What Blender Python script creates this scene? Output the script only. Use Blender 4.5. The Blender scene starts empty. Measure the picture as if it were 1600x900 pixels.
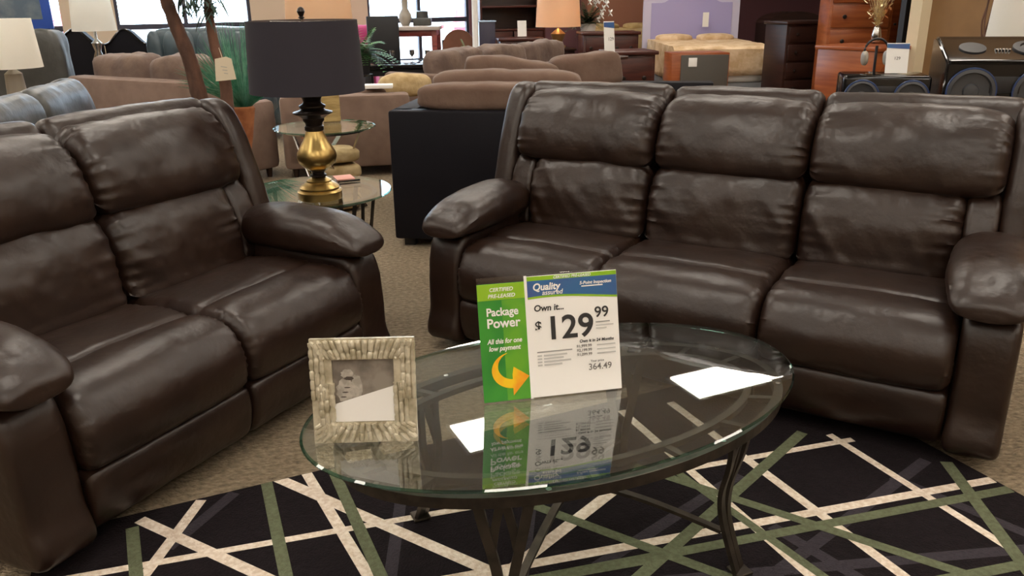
import bpy, bmesh, math, random
from mathutils import Vector, Matrix, noise, Euler
random.seed(7)
sc = bpy.context.scene
COL = sc.collection
PI = math.pi

# ------------------------------------------------------------------ camera, world, light, exposure
EYE = 1.45
FPX = 1290.0
_dn = Vector((850-800, -(4110-450), -FPX)).normalized()
_up = -_dn
_fw = Vector((0, 0, -1)); _Y = (_fw-_up*_fw.dot(_up)).normalized(); _X = _Y.cross(_up)
ROT = Matrix((_X, _Y, _up))
cam_d = bpy.data.cameras.new('camera'); cam = bpy.data.objects.new('camera', cam_d); COL.objects.link(cam)
cam_d.sensor_width = 36; cam_d.lens = FPX/1600*36; cam_d.clip_start = .05; cam_d.clip_end = 300
cam.matrix_world = Matrix.Translation((0, 0, EYE)) @ ROT.to_4x4()
sc.camera = cam
sc.view_settings.view_transform = 'Standard'; sc.view_settings.look = 'None'
sc.view_settings.gamma = 1; sc.view_settings.use_curve_mapping = False
sc.view_settings.exposure = 0.2
PANEL = 13.0
SKY = 9.0
w = bpy.data.worlds.new('sky'); sc.world = w; w.use_nodes = True
wb = w.node_tree.nodes['Background']; wb.inputs[0].default_value = (.62, .78, 1, 1); wb.inputs[1].default_value = SKY
sun_d = bpy.data.lights.new('sun', 'SUN'); sun = bpy.data.objects.new('sun', sun_d); COL.objects.link(sun)
sun_d.energy = 10; sun_d.angle = .02; sun.rotation_euler = (math.radians(-42), math.radians(20), 0)

def ray(px, py): return ROT @ Vector((px-800, -(py-450), -FPX))
def pz(px, py, z):                       # point at height z seen at a photo position
    d = ray(px, py); return Vector((0, 0, EYE))+d*((z-EYE)/d.z)
def at(px, py, y):                       # point at distance y seen at a photo position
    d = ray(px, py); return Vector((0, 0, EYE))+d*(y/d.y)
GA = math.radians(24.5)                  # the store's grid: ceiling lights, rug and table all follow it
L = Vector((math.cos(GA), math.sin(GA), 0)); S = Vector((math.sin(GA), -math.cos(GA), 0))
def G(l, s, z=0): return L*l+S*s+Vector((0, 0, z))

# ------------------------------------------------------------------ materials
def lin(c):
    return tuple(((v/255)/12.92 if v/255 <= .04045 else ((v/255+.055)/1.055)**2.4) for v in c)
MATS = {}
def mat(name, rgb, rough=.6, metal=0, bump=None, var=None, spec=.5, emit=None, coat=0, sheen=0, voronoi=False):
    """rgb in sRGB 0-255; bump=(scale,strength,dist); var=(rgb2,scale,detail)"""
    if name in MATS: return MATS[name]
    m = bpy.data.materials.new(name); m.use_nodes = True
    nt = m.node_tree; b = nt.nodes['Principled BSDF']
    c = lin(rgb)+(1,)
    b.inputs['Base Color'].default_value = c; b.inputs['Roughness'].default_value = rough
    b.inputs['Metallic'].default_value = metal; b.inputs['Specular IOR Level'].default_value = spec
    b.inputs['Coat Weight'].default_value = coat; b.inputs['Sheen Weight'].default_value = sheen
    tc = nt.nodes.new('ShaderNodeTexCoord')
    if var:
        n = nt.nodes.new('ShaderNodeTexNoise'); n.inputs['Scale'].default_value = var[1]; n.inputs['Detail'].default_value = var[2]
        nt.links.new(tc.outputs['Object'], n.inputs['Vector'])
        if len(var) > 3:
            mp = nt.nodes.new('ShaderNodeMapping'); mp.inputs['Scale'].default_value = var[3]
            nt.links.new(tc.outputs['Object'], mp.inputs[0]); nt.links.new(mp.outputs[0], n.inputs['Vector'])
        r = nt.nodes.new('ShaderNodeValToRGB'); r.color_ramp.elements[0].position = .38; r.color_ramp.elements[1].position = .62
        r.color_ramp.elements[0].color = c; r.color_ramp.elements[1].color = lin(var[0])+(1,)
        nt.links.new(n.outputs['Fac'], r.inputs[0]); nt.links.new(r.outputs[0], b.inputs['Base Color'])
    if bump:
        bs = bump if isinstance(bump, list) else [bump]
        prev = None
        for sc_, st, di in bs:
            n = nt.nodes.new('ShaderNodeTexVoronoi' if (voronoi and sc_ > 80) else 'ShaderNodeTexNoise'); n.inputs['Scale'].default_value = sc_
            if 'Detail' in n.inputs: n.inputs['Detail'].default_value = 3
            nt.links.new(tc.outputs['Object'], n.inputs['Vector'])
            bp = nt.nodes.new('ShaderNodeBump'); bp.inputs['Strength'].default_value = st; bp.inputs['Distance'].default_value = di
            nt.links.new(n.outputs[0], bp.inputs['Height'])
            if prev: nt.links.new(prev.outputs[0], bp.inputs['Normal'])
            prev = bp
        nt.links.new(prev.outputs[0], b.inputs['Normal'])
    if emit:
        b.inputs['Emission Color'].default_value = lin(emit[0])+(1,); b.inputs['Emission Strength'].default_value = emit[1]
    MATS[name] = m; return m
def glass(name, tint=(.93, .97, .95), f0=.04):
    if name in MATS: return MATS[name]
    m = bpy.data.materials.new(name); m.use_nodes = True; nt = m.node_tree
    nt.nodes.remove(nt.nodes['Principled BSDF']); out = nt.nodes['Material Output']
    t = nt.nodes.new('ShaderNodeBsdfTransparent'); t.inputs[0].default_value = tint+(1,)
    g = nt.nodes.new('ShaderNodeBsdfGlossy'); g.inputs['Roughness'].default_value = 0.0; g.inputs[0].default_value = (1, 1, 1, 1)
    lw = nt.nodes.new('ShaderNodeLayerWeight'); lw.inputs[0].default_value = .5
    p = nt.nodes.new('ShaderNodeMath'); p.operation = 'POWER'; p.inputs[1].default_value = 5
    q = nt.nodes.new('ShaderNodeMath'); q.operation = 'MULTIPLY_ADD'; q.inputs[1].default_value = 1-f0; q.inputs[2].default_value = f0
    mx = nt.nodes.new('ShaderNodeMixShader')
    nt.links.new(lw.outputs['Facing'], p.inputs[0]); nt.links.new(p.outputs[0], q.inputs[0]); nt.links.new(q.outputs[0], mx.inputs[0])
    nt.links.new(t.outputs[0], mx.inputs[1]); nt.links.new(g.outputs[0], mx.inputs[2]); nt.links.new(mx.outputs[0], out.inputs[0])
    MATS[name] = m; return m

def leather(name, rgb, rgb2, rough=.36):
    return mat(name, rgb, rough, bump=[(8, .3, .02), (26, .22, .008), (90, .12, .002), (420, .12, .001)], var=(rgb2, 5, 4), spec=.55)
M_LEATHER = leather('brown_leather', (32, 18, 12), (40, 25, 17), .38)
M_GREYLEA = leather('grey_leather', (58, 59, 58), (70, 71, 69), .4)
M_TEALLEA = leather('blue_grey_leather', (58, 72, 80), (74, 90, 98), .35)
M_BLACKLEA = mat('black_leather', (18, 17, 24), .6, bump=[(14, .2, .01), (400, .1, .001)], spec=.2)
M_BROWNFAB = mat('brown_microfiber', (102, 79, 67), .9, bump=[(14, .3, .02), (300, .3, .002)], var=((112, 90, 77), 6, 4), sheen=.1)
M_TAUPEFAB = mat('taupe_microfiber', (118, 96, 84), .9, bump=[(14, .2, .02), (300, .3, .002)], var=((130, 108, 96), 5, 3), sheen=.1)
M_DKCUSH = mat('dark_brown_fabric', (122, 102, 90), .85, bump=[(11, .4, .03), (300, .3, .002)], var=((98, 80, 72), 4, 4), sheen=.1)
M_TANFAB = mat('tan_fabric', (196, 172, 130), .85, bump=[(30, .4, .01)], var=((170, 145, 100), 12, 4))
M_IRON = mat('dark_bronze_metal', (66, 60, 54), .38, .75, bump=(60, .1, .002), var=((82, 74, 66), 20, 3))
M_BRASS = mat('antique_brass', (200, 172, 110), .32, 1, var=((160, 132, 78), 3, 3, (1, 1, .5)), bump=(8, .05, .004))
M_BRONZE = mat('dark_bronze_glaze', (44, 36, 32), .3, .5, bump=(30, .2, .004))
M_SHADEBLK = mat('charcoal_shade_fabric', (45, 42, 51), .9, bump=(500, .2, .001))
M_SHADEIN = mat('shade_lining', (96, 84, 78), .8)
M_CREAM = mat('cream_paint', (222, 208, 176), .8, bump=(40, .05, .002))
M_WHITE = mat('white_paper', (244, 243, 240), .7)
M_GLASS = glass('clear_glass', (.95, .975, .965))
M_TOP = glass('tabletop_glass', (.90, .94, .925), .18)
M_GLASS2 = glass('smoked_glass', (.80, .84, .86), .07)
M_GEDGE = glass('green_glass_edge', (.30, .56, .48), .06)
M_CHERRY = mat('cherry_wood', (74, 32, 24), .35, var=((56, 22, 17), 4, 4, (1, 1, 8)), bump=(30, .05, .002))
M_DARKWOOD = mat('espresso_wood', (40, 22, 18), .4, var=((52, 30, 24), 4, 4, (1, 1, 8)))
M_ORANGEWOOD = mat('honey_pine', (158, 88, 48), .3, var=((134, 68, 34), 3, 4, (1, 1, 10)), bump=(20, .04, .002))
M_BROWNWOOD = mat('walnut_wood', (120, 76, 58), .4, var=((100, 60, 44), 3, 4, (1, 8, 1)))
M_BLACK = mat('black_gloss', (14, 14, 16), .12, bump=(6, .03, .01))
M_BLACKMAT = mat('black_matte', (24, 24, 28), .5, bump=(60, .1, .002))
M_CHROME = mat('brushed_chrome', (190, 188, 184), .2, 1, bump=(60, .05, .001))
M_GREEN = mat('green_leaf', (104, 166, 92), .5, var=((60, 122, 60), 8, 3))
M_GRASS = mat('grass_blade', (60, 134, 108), .45, var=((124, 176, 150), 20, 3))
M_BARK = mat('brown_bark', (112, 78, 62), .85, var=((78, 54, 44), 12, 5, (1, 1, .3)), bump=(40, .5, .01))
M_TERRA = mat('orange_clay', (176, 112, 72), .7, var=((148, 88, 54), 14, 4), bump=(24, .4, .01))
M_QUILT = mat('beige_quilt', (224, 198, 164), .85, var=((200, 168, 128), 9, 4), bump=[(16, .5, .03)])

# ------------------------------------------------------------------ mesh helpers
def link(name, bm, m, parent=None, smooth=True, mats=None):
    me = bpy.data.meshes.new(name)
    bmesh.ops.recalc_face_normals(bm, faces=bm.faces)
    bm.to_mesh(me); bm.free()
    for mm in (mats or [m]): me.materials.append(mm)
    if smooth:
        for p in me.polygons: p.use_smooth = True
        try: me.set_sharp_from_angle(angle=math.radians(42))
        except Exception: pass
    o = bpy.data.objects.new(name, me); COL.objects.link(o)
    if parent: o.parent = parent
    return o
def tag(o, label=None, cat=None, group=None, kind=None):
    if label: o['label'] = label
    if cat: o['category'] = cat
    if group: o['group'] = group
    if kind: o['kind'] = kind
    return o
def thing(name, label, cat, loc=(0, 0, 0), rz=0, group=None):
    o = bpy.data.objects.new(name, None); COL.objects.link(o); o.empty_display_size = .1
    o.location = loc; o.rotation_euler = (0, 0, rz)
    return tag(o, label, cat, group)
def dup(root, loc, rz, label=None):
    r = root.copy(); COL.objects.link(r); r.location = loc; r.rotation_euler = (0, 0, rz)
    if label: r['label'] = label
    for ch in list(root.children):
        c = ch.copy(); COL.objects.link(c); c.parent = r
        for g in ch.children:
            d = g.copy(); COL.objects.link(d); d.parent = c
    return r
def bx(bm, c, s, bev=0, rot=None, mi=0, seg=2):
    M = Matrix.Translation(c) @ (rot.to_4x4() if rot else Matrix.Identity(4)) @ Matrix.Diagonal((s[0], s[1], s[2], 1))
    r = bmesh.ops.create_cube(bm, size=1, matrix=M)
    fs = set()
    for v in r['verts']: fs.update(v.link_faces)
    for f in fs: f.material_index = mi
    if bev > 0:
        es = set()
        for v in r['verts']: es.update(v.link_edges)
        bmesh.ops.bevel(bm, geom=list(es), offset=bev, segments=seg, profile=.5, affect='EDGES')
def box(name, c, s, m, parent=None, bev=.004, rot=None):
    bm = bmesh.new(); bx(bm, c, s, bev, rot); return link(name, bm, m, parent)
def lathe(bm, prof, c=(0, 0, 0), seg=40, sx=1, sy=1, mi=0, closed=False):
    rings = []
    for r, z in prof:
        rings.append([bm.verts.new((c[0]+max(r, 1e-4)*sx*math.cos(2*PI*k/seg), c[1]+max(r, 1e-4)*sy*math.sin(2*PI*k/seg), c[2]+z)) for k in range(seg)])
    n = len(rings)
    for i in range(n if closed else n-1):
        a, b = rings[i], rings[(i+1) % n]
        for k in range(seg):
            f = bm.faces.new((a[k], a[(k+1) % seg], b[(k+1) % seg], b[k])); f.material_index = mi
    if not closed:
        for rg in (rings[0], rings[-1]):
            f = bm.faces.new(rg); f.material_index = mi
def lathe_o(name, prof, m, parent=None, c=(0, 0, 0), seg=40, closed=False):
    bm = bmesh.new(); lathe(bm, prof, c, seg, closed=closed); return link(name, bm, m, parent)
def shade(name, r0, r1, z0, z1, m, parent, c=(0, 0, 0)):   # open drum shade with thickness
    t = .006
    return lathe_o(name, [(r0, z0), (r1, z1), (r1-t, z1), (r0-t, z0)], m, parent, c, 48, True)
def sweep(bm, pts, w, h=None, seg=10, flat=False, up=Vector((0, 0, 1)), radii=None, cap=True, mi=0):
    """tube (w=radius) or flat bar (w x h) along pts"""
    pts = [Vector(p) for p in pts]; rings = []
    for i, p in enumerate(pts):
        t = (pts[min(i+1, len(pts)-1)]-pts[max(i-1, 0)]).normalized()
        u = up if abs(t.dot(up)) < .95 else Vector((1, 0, 0))
        a = t.cross(u).normalized(); b = a.cross(t).normalized()
        k = radii[i] if radii else 1
        if flat: rings.append([bm.verts.new(p+a*(x*w/2*k)+b*(y*h/2*k)) for x, y in ((-1, -1), (1, -1), (1, 1), (-1, 1))])
        else: rings.append([bm.verts.new(p+a*(math.cos(2*PI*j/seg)*w*k)+b*(math.sin(2*PI*j/seg)*w*k)) for j in range(seg)])
    n = len(rings[0])
    for r0, r1 in zip(rings, rings[1:]):
        for j in range(n):
            f = bm.faces.new((r0[j], r0[(j+1) % n], r1[(j+1) % n], r1[j])); f.material_index = mi
    if cap:
        bm.faces.new(rings[0]).material_index = mi; bm.faces.new(rings[-1]).material_index = mi
def curve(pts, n=8):                      # Catmull-Rom through points
    P = [Vector(p) for p in pts]; P = [P[0]*2-P[1]]+P+[P[-1]*2-P[-2]]; out = []
    for i in range(1, len(P)-2):
        for k in range(n):
            t = k/n; a, b, c, d = P[i-1], P[i], P[i+1], P[i+2]
            out.append(.5*((2*b)+(c-a)*t+(2*a-5*b+4*c-d)*t*t+(3*b-a-3*c+d)*t**3))
    out.append(P[-2]); return out
def prism(bm, poly, d, axis=Vector((0, 0, 1)), mi=0):      # poly: 3D points, extruded by d along axis
    a = [bm.verts.new(Vector(p)) for p in poly]; b = [bm.verts.new(Vector(p)+axis*d) for p in poly]
    n = len(poly); fs = [bm.faces.new(a), bm.faces.new(b)]
    for i in range(n): fs.append(bm.faces.new((a[i], a[(i+1) % n], b[(i+1) % n], b[i])))
    for f in fs: f.material_index = mi
def soft(bm, c, s, rot=None, p=3.2, n=10, wr=.006, seed=0, freq=5):   # puffy cushion: superellipsoid with gentle wrinkles
    R = rot.to_3x3() if rot else Matrix.Identity(3); c = Vector(c)
    b2 = bmesh.new(); bmesh.ops.create_cube(b2, size=2); bmesh.ops.subdivide_edges(b2, edges=b2.edges[:], cuts=n, use_grid_fill=True)
    vm = {}
    for v in b2.verts:
        q = v.co.copy(); k = (abs(q.x)**p+abs(q.y)**p+abs(q.z)**p)**(1/p); m_ = max(abs(q.x), abs(q.y), abs(q.z)); q = q*(m_/k)
        q = Vector((q.x*s[0]/2, q.y*s[1]/2, q.z*s[2]/2))
        nz = noise.fractal(q*freq+Vector((seed, seed*2, 0)), 1, 2, 3)*wr
        q += q.normalized()*nz
        vm[v.index] = bm.verts.new(c+R @ q)
    for f in b2.faces: bm.faces.new([vm[v.index] for v in f.verts])
    b2.free()
def soft_o(name, c, s, m, parent=None, rot=None, p=3.2, n=10, wr=.006, seed=0, freq=5):
    bm = bmesh.new(); soft(bm, c, s, rot, p, n, wr, seed, freq); return link(name, bm, m, parent)
def RZ(a): return Matrix.Rotation(a, 3, 'Z')

def loft(name, prof, x0, x1, m, parent, re=.035, puck=.005, plen=.05, wr=.004, crown=.0, seed=0, N=110, M=44, freq=4, pw=.022, fwx=None, side=(1, 1), diag=0.):
    """upholstered panel: closed (y,z) profile run along x, rounded and gathered towards its two ends"""
    P = [Vector((a, b)) for a, b in prof]; n = len(P); fine = []
    for i in range(n):
        a, b, c, d = P[i-1], P[i], P[(i+1) % n], P[(i+2) % n]
        for k in range(12):
            t = k/12; fine.append(.5*((2*b)+(c-a)*t+(2*a-5*b+4*c-d)*t*t+(3*b-a-3*c+d)*t**3))
    F = fine+[fine[0]]; acc = [0]
    for a, b in zip(F, F[1:]): acc.append(acc[-1]+(b-a).length)
    tot = acc[-1]; pts = []; j = 0
    for k in range(N):
        s_ = tot*k/N
        while acc[j+1] < s_: j += 1
        pts.append(F[j].lerp(F[j+1], (s_-acc[j])/max(acc[j+1]-acc[j], 1e-9)))
    area = sum(pts[i].x*pts[(i+1) % N].y-pts[(i+1) % N].x*pts[i].y for i in range(N)); sg = 1 if area > 0 else -1
    nor = []
    for i in range(N):
        t = (pts[(i+1) % N]-pts[i-1]).normalized(); nor.append(Vector((t.y, -t.x))*sg)
    W = x1-x0; xs = []
    for i in range(M+1):
        t = i/M; e = .5-.5*math.cos(PI*t); xs.append(x0+W*(.55*e+.45*t))
    bm = bmesh.new(); rings = []
    for x in xs:
        eL, eR = x-x0, x1-x; e = min(eL, eR); sd = 0 if eL < eR else 1
        inset = re*(1-math.sqrt(max(0, 1-(1-min(e, re)/re)**2)))
        t = (x-x0)/W; cr = crown*(1-(2*t-1)**2)
        ring = []
        for i in range(N):
            s_ = tot*i/N; nz = noise.noise(Vector((s_*9, seed*3.1+sd*7, 0)))
            rid = abs(math.sin(PI*s_/pw+nz*3.0))**.6*(.6+.8*noise.noise(Vector((s_*14, seed, sd*5)))+.3)
            pk = -puck*math.exp(-e/plen)*rid*min(1, e/.006+.2)*side[sd]
            q = Vector((x, pts[i].x, pts[i].y))
            wv = noise.fractal(q*freq+Vector((seed*1.7, 0, seed)), 1, 2, 3)*wr
            if diag: 
                g = noise.noise(Vector(((q.x*1.0+q.z*.8)*16, (q.x-q.z)*3, seed*2.3)))
                wv += diag*max(0, g)*(.35+.65*math.exp(-e/.12))
            off = cr-inset+pk+wv
            xi = x
            y_ = q.y+nor[i].x*off; z_ = q.z+nor[i].y*off
            if fwx: y_ += fwx(t)
            ring.append(bm.verts.new((xi, y_, z_)))
        rings.append(ring)
    for a, b in zip(rings, rings[1:]):
        for i in range(N): bm.faces.new((a[i], a[(i+1) % N], b[(i+1) % N], b[i]))
    for rg in (rings[0], rings[-1]):
        c = sum((v.co for v in rg), Vector())/N; cv = bm.verts.new(c)
        for i in range(N): bm.faces.new((rg[i], rg[(i+1) % N], cv))
    return link(name, bm, m, parent)

def padloft(name, secs, m, parent, nring=36, puckpos=None, wr=.004, seed=0, p=2.4):
    """arm pad: superellipse sections (y, xc, zc, hw, hh) swept towards the back, gathered at the front seam"""
    C = curve([Vector((s[0], s[1], s[2])) for s in secs], 8); D = curve([Vector((s[3], s[4], 0)) for s in secs], 8)
    bm = bmesh.new(); rings = []
    for ci, (c, d) in enumerate(zip(C, D)):
        ring = []
        for k in range(nring):
            a = 2*PI*k/nring; ca, sa = math.cos(a), math.sin(a)
            x = math.copysign(abs(ca)**(2/p), ca)*max(d.x, .002); z = math.copysign(abs(sa)**(2/p), sa)*max(d.y, .002)
            q = Vector((c.y+x, c.x, c.z+z)); rad = Vector((x, 0, z)).normalized()
            off = noise.fractal(q*5+Vector((seed, 0, 0)), 1, 2, 3)*wr
            if puckpos is not None:
                e = abs(c.x-puckpos); off -= .007*math.exp(-e/.04)*abs(math.sin(k*1.9+noise.noise(Vector((k*.7, seed, 0)))*2))
            q += rad*off; ring.append(bm.verts.new(q))
        rings.append(ring)
    for a, b in zip(rings, rings[1:]):
        for i in range(nring): bm.faces.new((a[i], a[(i+1) % nring], b[(i+1) % nring], b[i]))
    for rg in (rings[0], rings[-1]):
        c = sum((v.co for v in rg), Vector())/nring; cv = bm.verts.new(c)
        for i in range(nring): bm.faces.new((rg[i], rg[(i+1) % nring], cv))
    return link(name, bm, m, parent)

def text(name, s, size, loc, m, parent, rot=(PI/2, 0, 0), depth=.0004, bold=0, sx=1, shear=0, align='LEFT'):
    cu = bpy.data.curves.new('tmp', 'FONT'); cu.body = s; cu.size = size; cu.extrude = depth; cu.offset = bold; cu.shear = shear; cu.align_x = align
    o = bpy.data.objects.new('tmp', cu); COL.objects.link(o); bpy.context.view_layer.update()
    dg = bpy.context.evaluated_depsgraph_get(); me = bpy.data.meshes.new_from_object(o.evaluated_get(dg)); bpy.data.objects.remove(o)
    me.materials.clear(); me.materials.append(m)
    t = bpy.data.objects.new(name, me); COL.objects.link(t); t.parent = parent
    t.location = loc; t.rotation_euler = rot; t.scale = (sx, 1, 1); return t

# ------------------------------------------------------------------ the room
SW = -12.8; SB = 3.6; LL = -9.5; LR = 14.0; CEIL = 3.65
def slab(name, l0, l1, s0, s1, z0, z1, m, kind='structure'):
    bm = bmesh.new(); bx(bm, G((l0+l1)/2, (s0+s1)/2, (z0+z1)/2), (abs(l1-l0), abs(s1-s0), z1-z0), 0, RZ(GA)); o = link(name, bm, m, None, False)
    o['kind'] = kind; return o
# looped carpet
m = bpy.data.materials.new('loop_carpet'); m.use_nodes = True; nt = m.node_tree; b = nt.nodes['Principled BSDF']; b.inputs['Roughness'].default_value = .95
tc = nt.nodes.new('ShaderNodeTexCoord'); mp = nt.nodes.new('ShaderNodeMapping'); mp.inputs['Rotation'].default_value = (0, 0, -GA); mp.inputs['Scale'].default_value = (1, 1.7, 1)
nt.links.new(tc.outputs['Object'], mp.inputs[0])
v = nt.nodes.new('ShaderNodeTexVoronoi'); v.inputs['Scale'].default_value = 95; nt.links.new(mp.outputs[0], v.inputs['Vector'])
n2 = nt.nodes.new('ShaderNodeTexNoise'); n2.inputs['Scale'].default_value = 40; n2.inputs['Detail'].default_value = 4; nt.links.new(mp.outputs[0], n2.inputs['Vector'])
r = nt.nodes.new('ShaderNodeValToRGB'); e = r.color_ramp.elements; e[0].position = .3; e[0].color = lin((104, 90, 72))+(1,); e[1].position = .7; e[1].color = lin((156, 140, 116))+(1,)
nt.links.new(n2.outputs['Fac'], r.inputs[0]); nt.links.new(r.outputs[0], b.inputs['Base Color'])
bp = nt.nodes.new('ShaderNodeBump'); bp.inputs['Strength'].default_value = .9; bp.inputs['Distance'].default_value = .006; bp.invert = True
nt.links.new(v.outputs['Distance'], bp.inputs['Height']); nt.links.new(bp.outputs[0], b.inputs['Normal'])
M_CARPET = m
M_TILE = mat('ceiling_tile', (205, 200, 190), .9, bump=(60, .3, .004))
M_WALLC = mat('beige_wall', (190, 172, 150), .8, bump=(50, .1, .002))
M_BURG = mat('burgundy_wall', (110, 72, 78), .8, bump=(50, .1, .002))
M_BROWNW = mat('brown_wall', (138, 106, 70), .8, bump=(20, .1, .003), var=((128, 98, 64), 3, 3))
M_FRAME = mat('dark_window_frame', (52, 52, 66), .5)
slab('floor', LL, LR, SW, SB, -.1, 0, M_CARPET)
slab('ceiling', LL, LR, SW, SB, CEIL, CEIL+.1, M_TILE)
slab('wall_back', LL, LR, SB, SB+.12, 0, CEIL, M_WALLC)
slab('wall_left', LL-.12, LL, SW, SB, 0, CEIL, M_WALLC)
slab('wall_far_right', LR, LR+.12, SW, SB, 0, CEIL, M_BURG)
def Lat(px, s):                       # L coordinate where the sight line through px crosses the wall line at s
    d = ray(px, 10); a = d.dot(L); c = d.dot(S); return a*s/c
wins = [(Lat(-60, SW), Lat(92, SW)), (Lat(178, SW), Lat(391, SW)), (Lat(574, SW), Lat(733, SW))]
edges = [LL]+[v for p in wins for v in p]+[LR]
for i in range(0, len(edges), 2):
    slab('wall_front', edges[i], edges[i+1], SW-.15, SW, 0, CEIL, M_BURG if i == 6 else M_WALLC)
for i, (a, c) in enumerate(wins):
    slab('wall_front', a, c, SW-.15, SW, 0, .5, M_WALLC); slab('wall_front', a, c, SW-.15, SW, 3.0, CEIL, M_WALLC)
    slab('window_%d' % (i+1), a, c, SW-.08, SW-.07, .5, 3.0, M_GLASS)
    bm = bmesh.new()
    bx(bm, G((a+c)/2, SW-.07, 1.13), (c-a, .07, .07), 0, RZ(GA)); bx(bm, G((a+c)/2, SW-.07, .53), (c-a, .08, .06), 0, RZ(GA)); bx(bm, G((a+c)/2, SW-.07, 2.97), (c-a, .08, .06), 0, RZ(GA))
    for k in range(3 if i else 2):
        t = [0.01, .5, .99][k]; bx(bm, G(a+(c-a)*t, SW-.07, 1.75), (.05, .08, 2.5), 0, RZ(GA))
    o = link('trim_%d' % (i+1), bm, M_FRAME, None, False); o['kind'] = 'structure'
# interior walls of the bedroom gallery and the brown partition on the right
PA = at(1436, 40, 7.7); pl, ps = PA.dot(L), PA.dot(S)
slab('wall_right', pl+.1, pl+.22, ps, SB, 0, CEIL, M_BROWNW)
slab('trim_4', pl-.02, pl+.11, ps-.10, ps+.02, 0, CEIL, M_CREAM)
bm = bmesh.new(); P = at(1418, 10, 8.0); bx(bm, (P.x, P.y, CEIL/2), (.10, .06, CEIL), 0, RZ(GA)); o = link('trim_5', bm, M_BLACKMAT, None, False); o['kind'] = 'structure'
# outside ground
M_CONC = mat('pale_concrete', (205, 203, 198), .9, var=((190, 188, 184), 2, 3))
slab('ground', -30, 40, -60, SW-.15, -.12, -.02, M_CONC)
# ceiling lights on their grid: two of them mirror in the coffee table's glass
M_DIFF = mat('light_diffuser', (255, 250, 240), .5, emit=((255, 245, 231), PANEL))
M_TRIM = mat('white_enamel', (235, 235, 232), .4)
lt = thing('ceiling_light', 'long white recessed ceiling light panel glowing warm white', 'ceiling light', (0, 0, 0), 0, 'light panels in the shop ceiling')
bm = bmesh.new()
for a, c, sx, sy in ((0, .30, 1.25, .03), (0, -.30, 1.25, .03), (.61, 0, .03, .62), (-.61, 0, .03, .62)): bx(bm, (a, c, -.012), (sx, sy, .024), 0)
link('frame', bm, M_TRIM, lt, False)
box('diffuser', (0, 0, -.008), (1.19, .57, .008), M_DIFF, lt, 0)
P1 = Vector((2.47, 8.66, 0)); first = True
for i in range(-4, 5):
    for j in range(-2, 5):
        l = P1.dot(L)+i*2.70+(.0 if j % 2 == 0 else 0); s_ = P1.dot(S)+j*2.44+.05*i
        if not (LL+1 < l < LR-1 and SW+.8 < s_ < SB-.5): continue
        if l > 7.5 and j != 0: continue
        p = G(l, s_, CEIL)
        if first: lt.location = p; lt.rotation_euler = (0, 0, GA); first = False
        else:
            q_ = dup(lt, p, GA)
        rw = (lt if p == lt.location else q_); rw['row'] = 0; del rw['row']
        if i == 0 and j == 0: rw['label'] = 'ceiling light panel mirrored at the right end of the coffee table glass'
        if i == -1 and j == 0: rw['label'] = 'ceiling light panel mirrored beside the sale sign in the coffee table glass'

# ------------------------------------------------------------------ rug: near-black pile with crossing cream, green and plum stripes
M_RUG = mat('plum_black_pile', (19, 13, 17), .95, bump=[(160, .9, .006)], var=((25, 18, 22), 50, 4), spec=.2)
M_RCREAM = mat('cream_pile', (232, 220, 206), .95, bump=[(160, .9, .006)], var=((210, 192, 172), 70, 4))
M_RGREEN = mat('sage_pile', (100, 106, 80), .95, bump=[(160, .9, .006)], var=((88, 94, 70), 70, 4))
M_RPLUM = mat('grey_plum_pile', (48, 42, 50), .95, bump=[(160, .9, .006)], var=((42, 36, 44), 70, 4))
RL0, RL1, RS0, RS1 = -.42, 2.283, -2.385, -.35
stripes = [  # (x0,y0,x1,y1,width,material)
 (629, 761, 610, 900, .045, 3), (360, 775, 270, 850, .05, 3), (1442, 722, 1206, 900, .05, 3), (1150, 745, 940, 880, .05, 3), (1215, 827, 1337, 900, .05, 3),
 (1600, 858, 1290, 885, .05, 3), (828, 800, 816, 900, .045, 3), (1403, 749, 1600, 832, .05, 3), (960, 690, 1000, 720, .04, 3),
 (310, 787, 225, 900, .042, 1), (225, 815, 410, 900, .046, 1), (440, 750, 790, 903, .05, 1), (480, 741, 576, 900, .042, 1),
 (110, 903, 1325, 688, .034, 1), (770, 892, 1543, 751, .042, 1), (1000, 735, 805, 885, .05, 1),
 (975, 645, 1267, 900, .04, 1), (1052, 632, 1412, 900, .042, 1), (1302, 683, 1565, 849, .036, 1),
 (207, 830, 213, 900, .045, 2), (417, 757, 447, 900, .045, 2), (522, 738, 595, 900, .045, 2), (775, 768, 1132, 900, .045, 2), (1250, 679, 1001, 900, .048, 2),
 (900, 893, 1570, 766, .045, 2), (1000, 731, 1512, 898, .045, 2), (1040, 725, 1285, 900, .036, 2), (1482, 727, 1600, 884, .05, 2), (1620, 878, 1480, 905, .045, 2), (869, 900, 1000, 877, .045, 2)]
bm = bmesh.new(); bx(bm, G((RL0+RL1)/2, (RS0+RS1)/2, .005), (RL1-RL0, RS1-RS0, .010), 0, RZ(GA))
def clip(poly, f):
    out = []
    for i in range(len(poly)):
        a, b_ = poly[i], poly[(i+1) % len(poly)]; fa, fb = f(a), f(b_)
        if fa >= 0: out.append(a)
        if (fa >= 0) != (fb >= 0): out.append(a.lerp(b_, fa/(fa-fb)))
    return out
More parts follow.
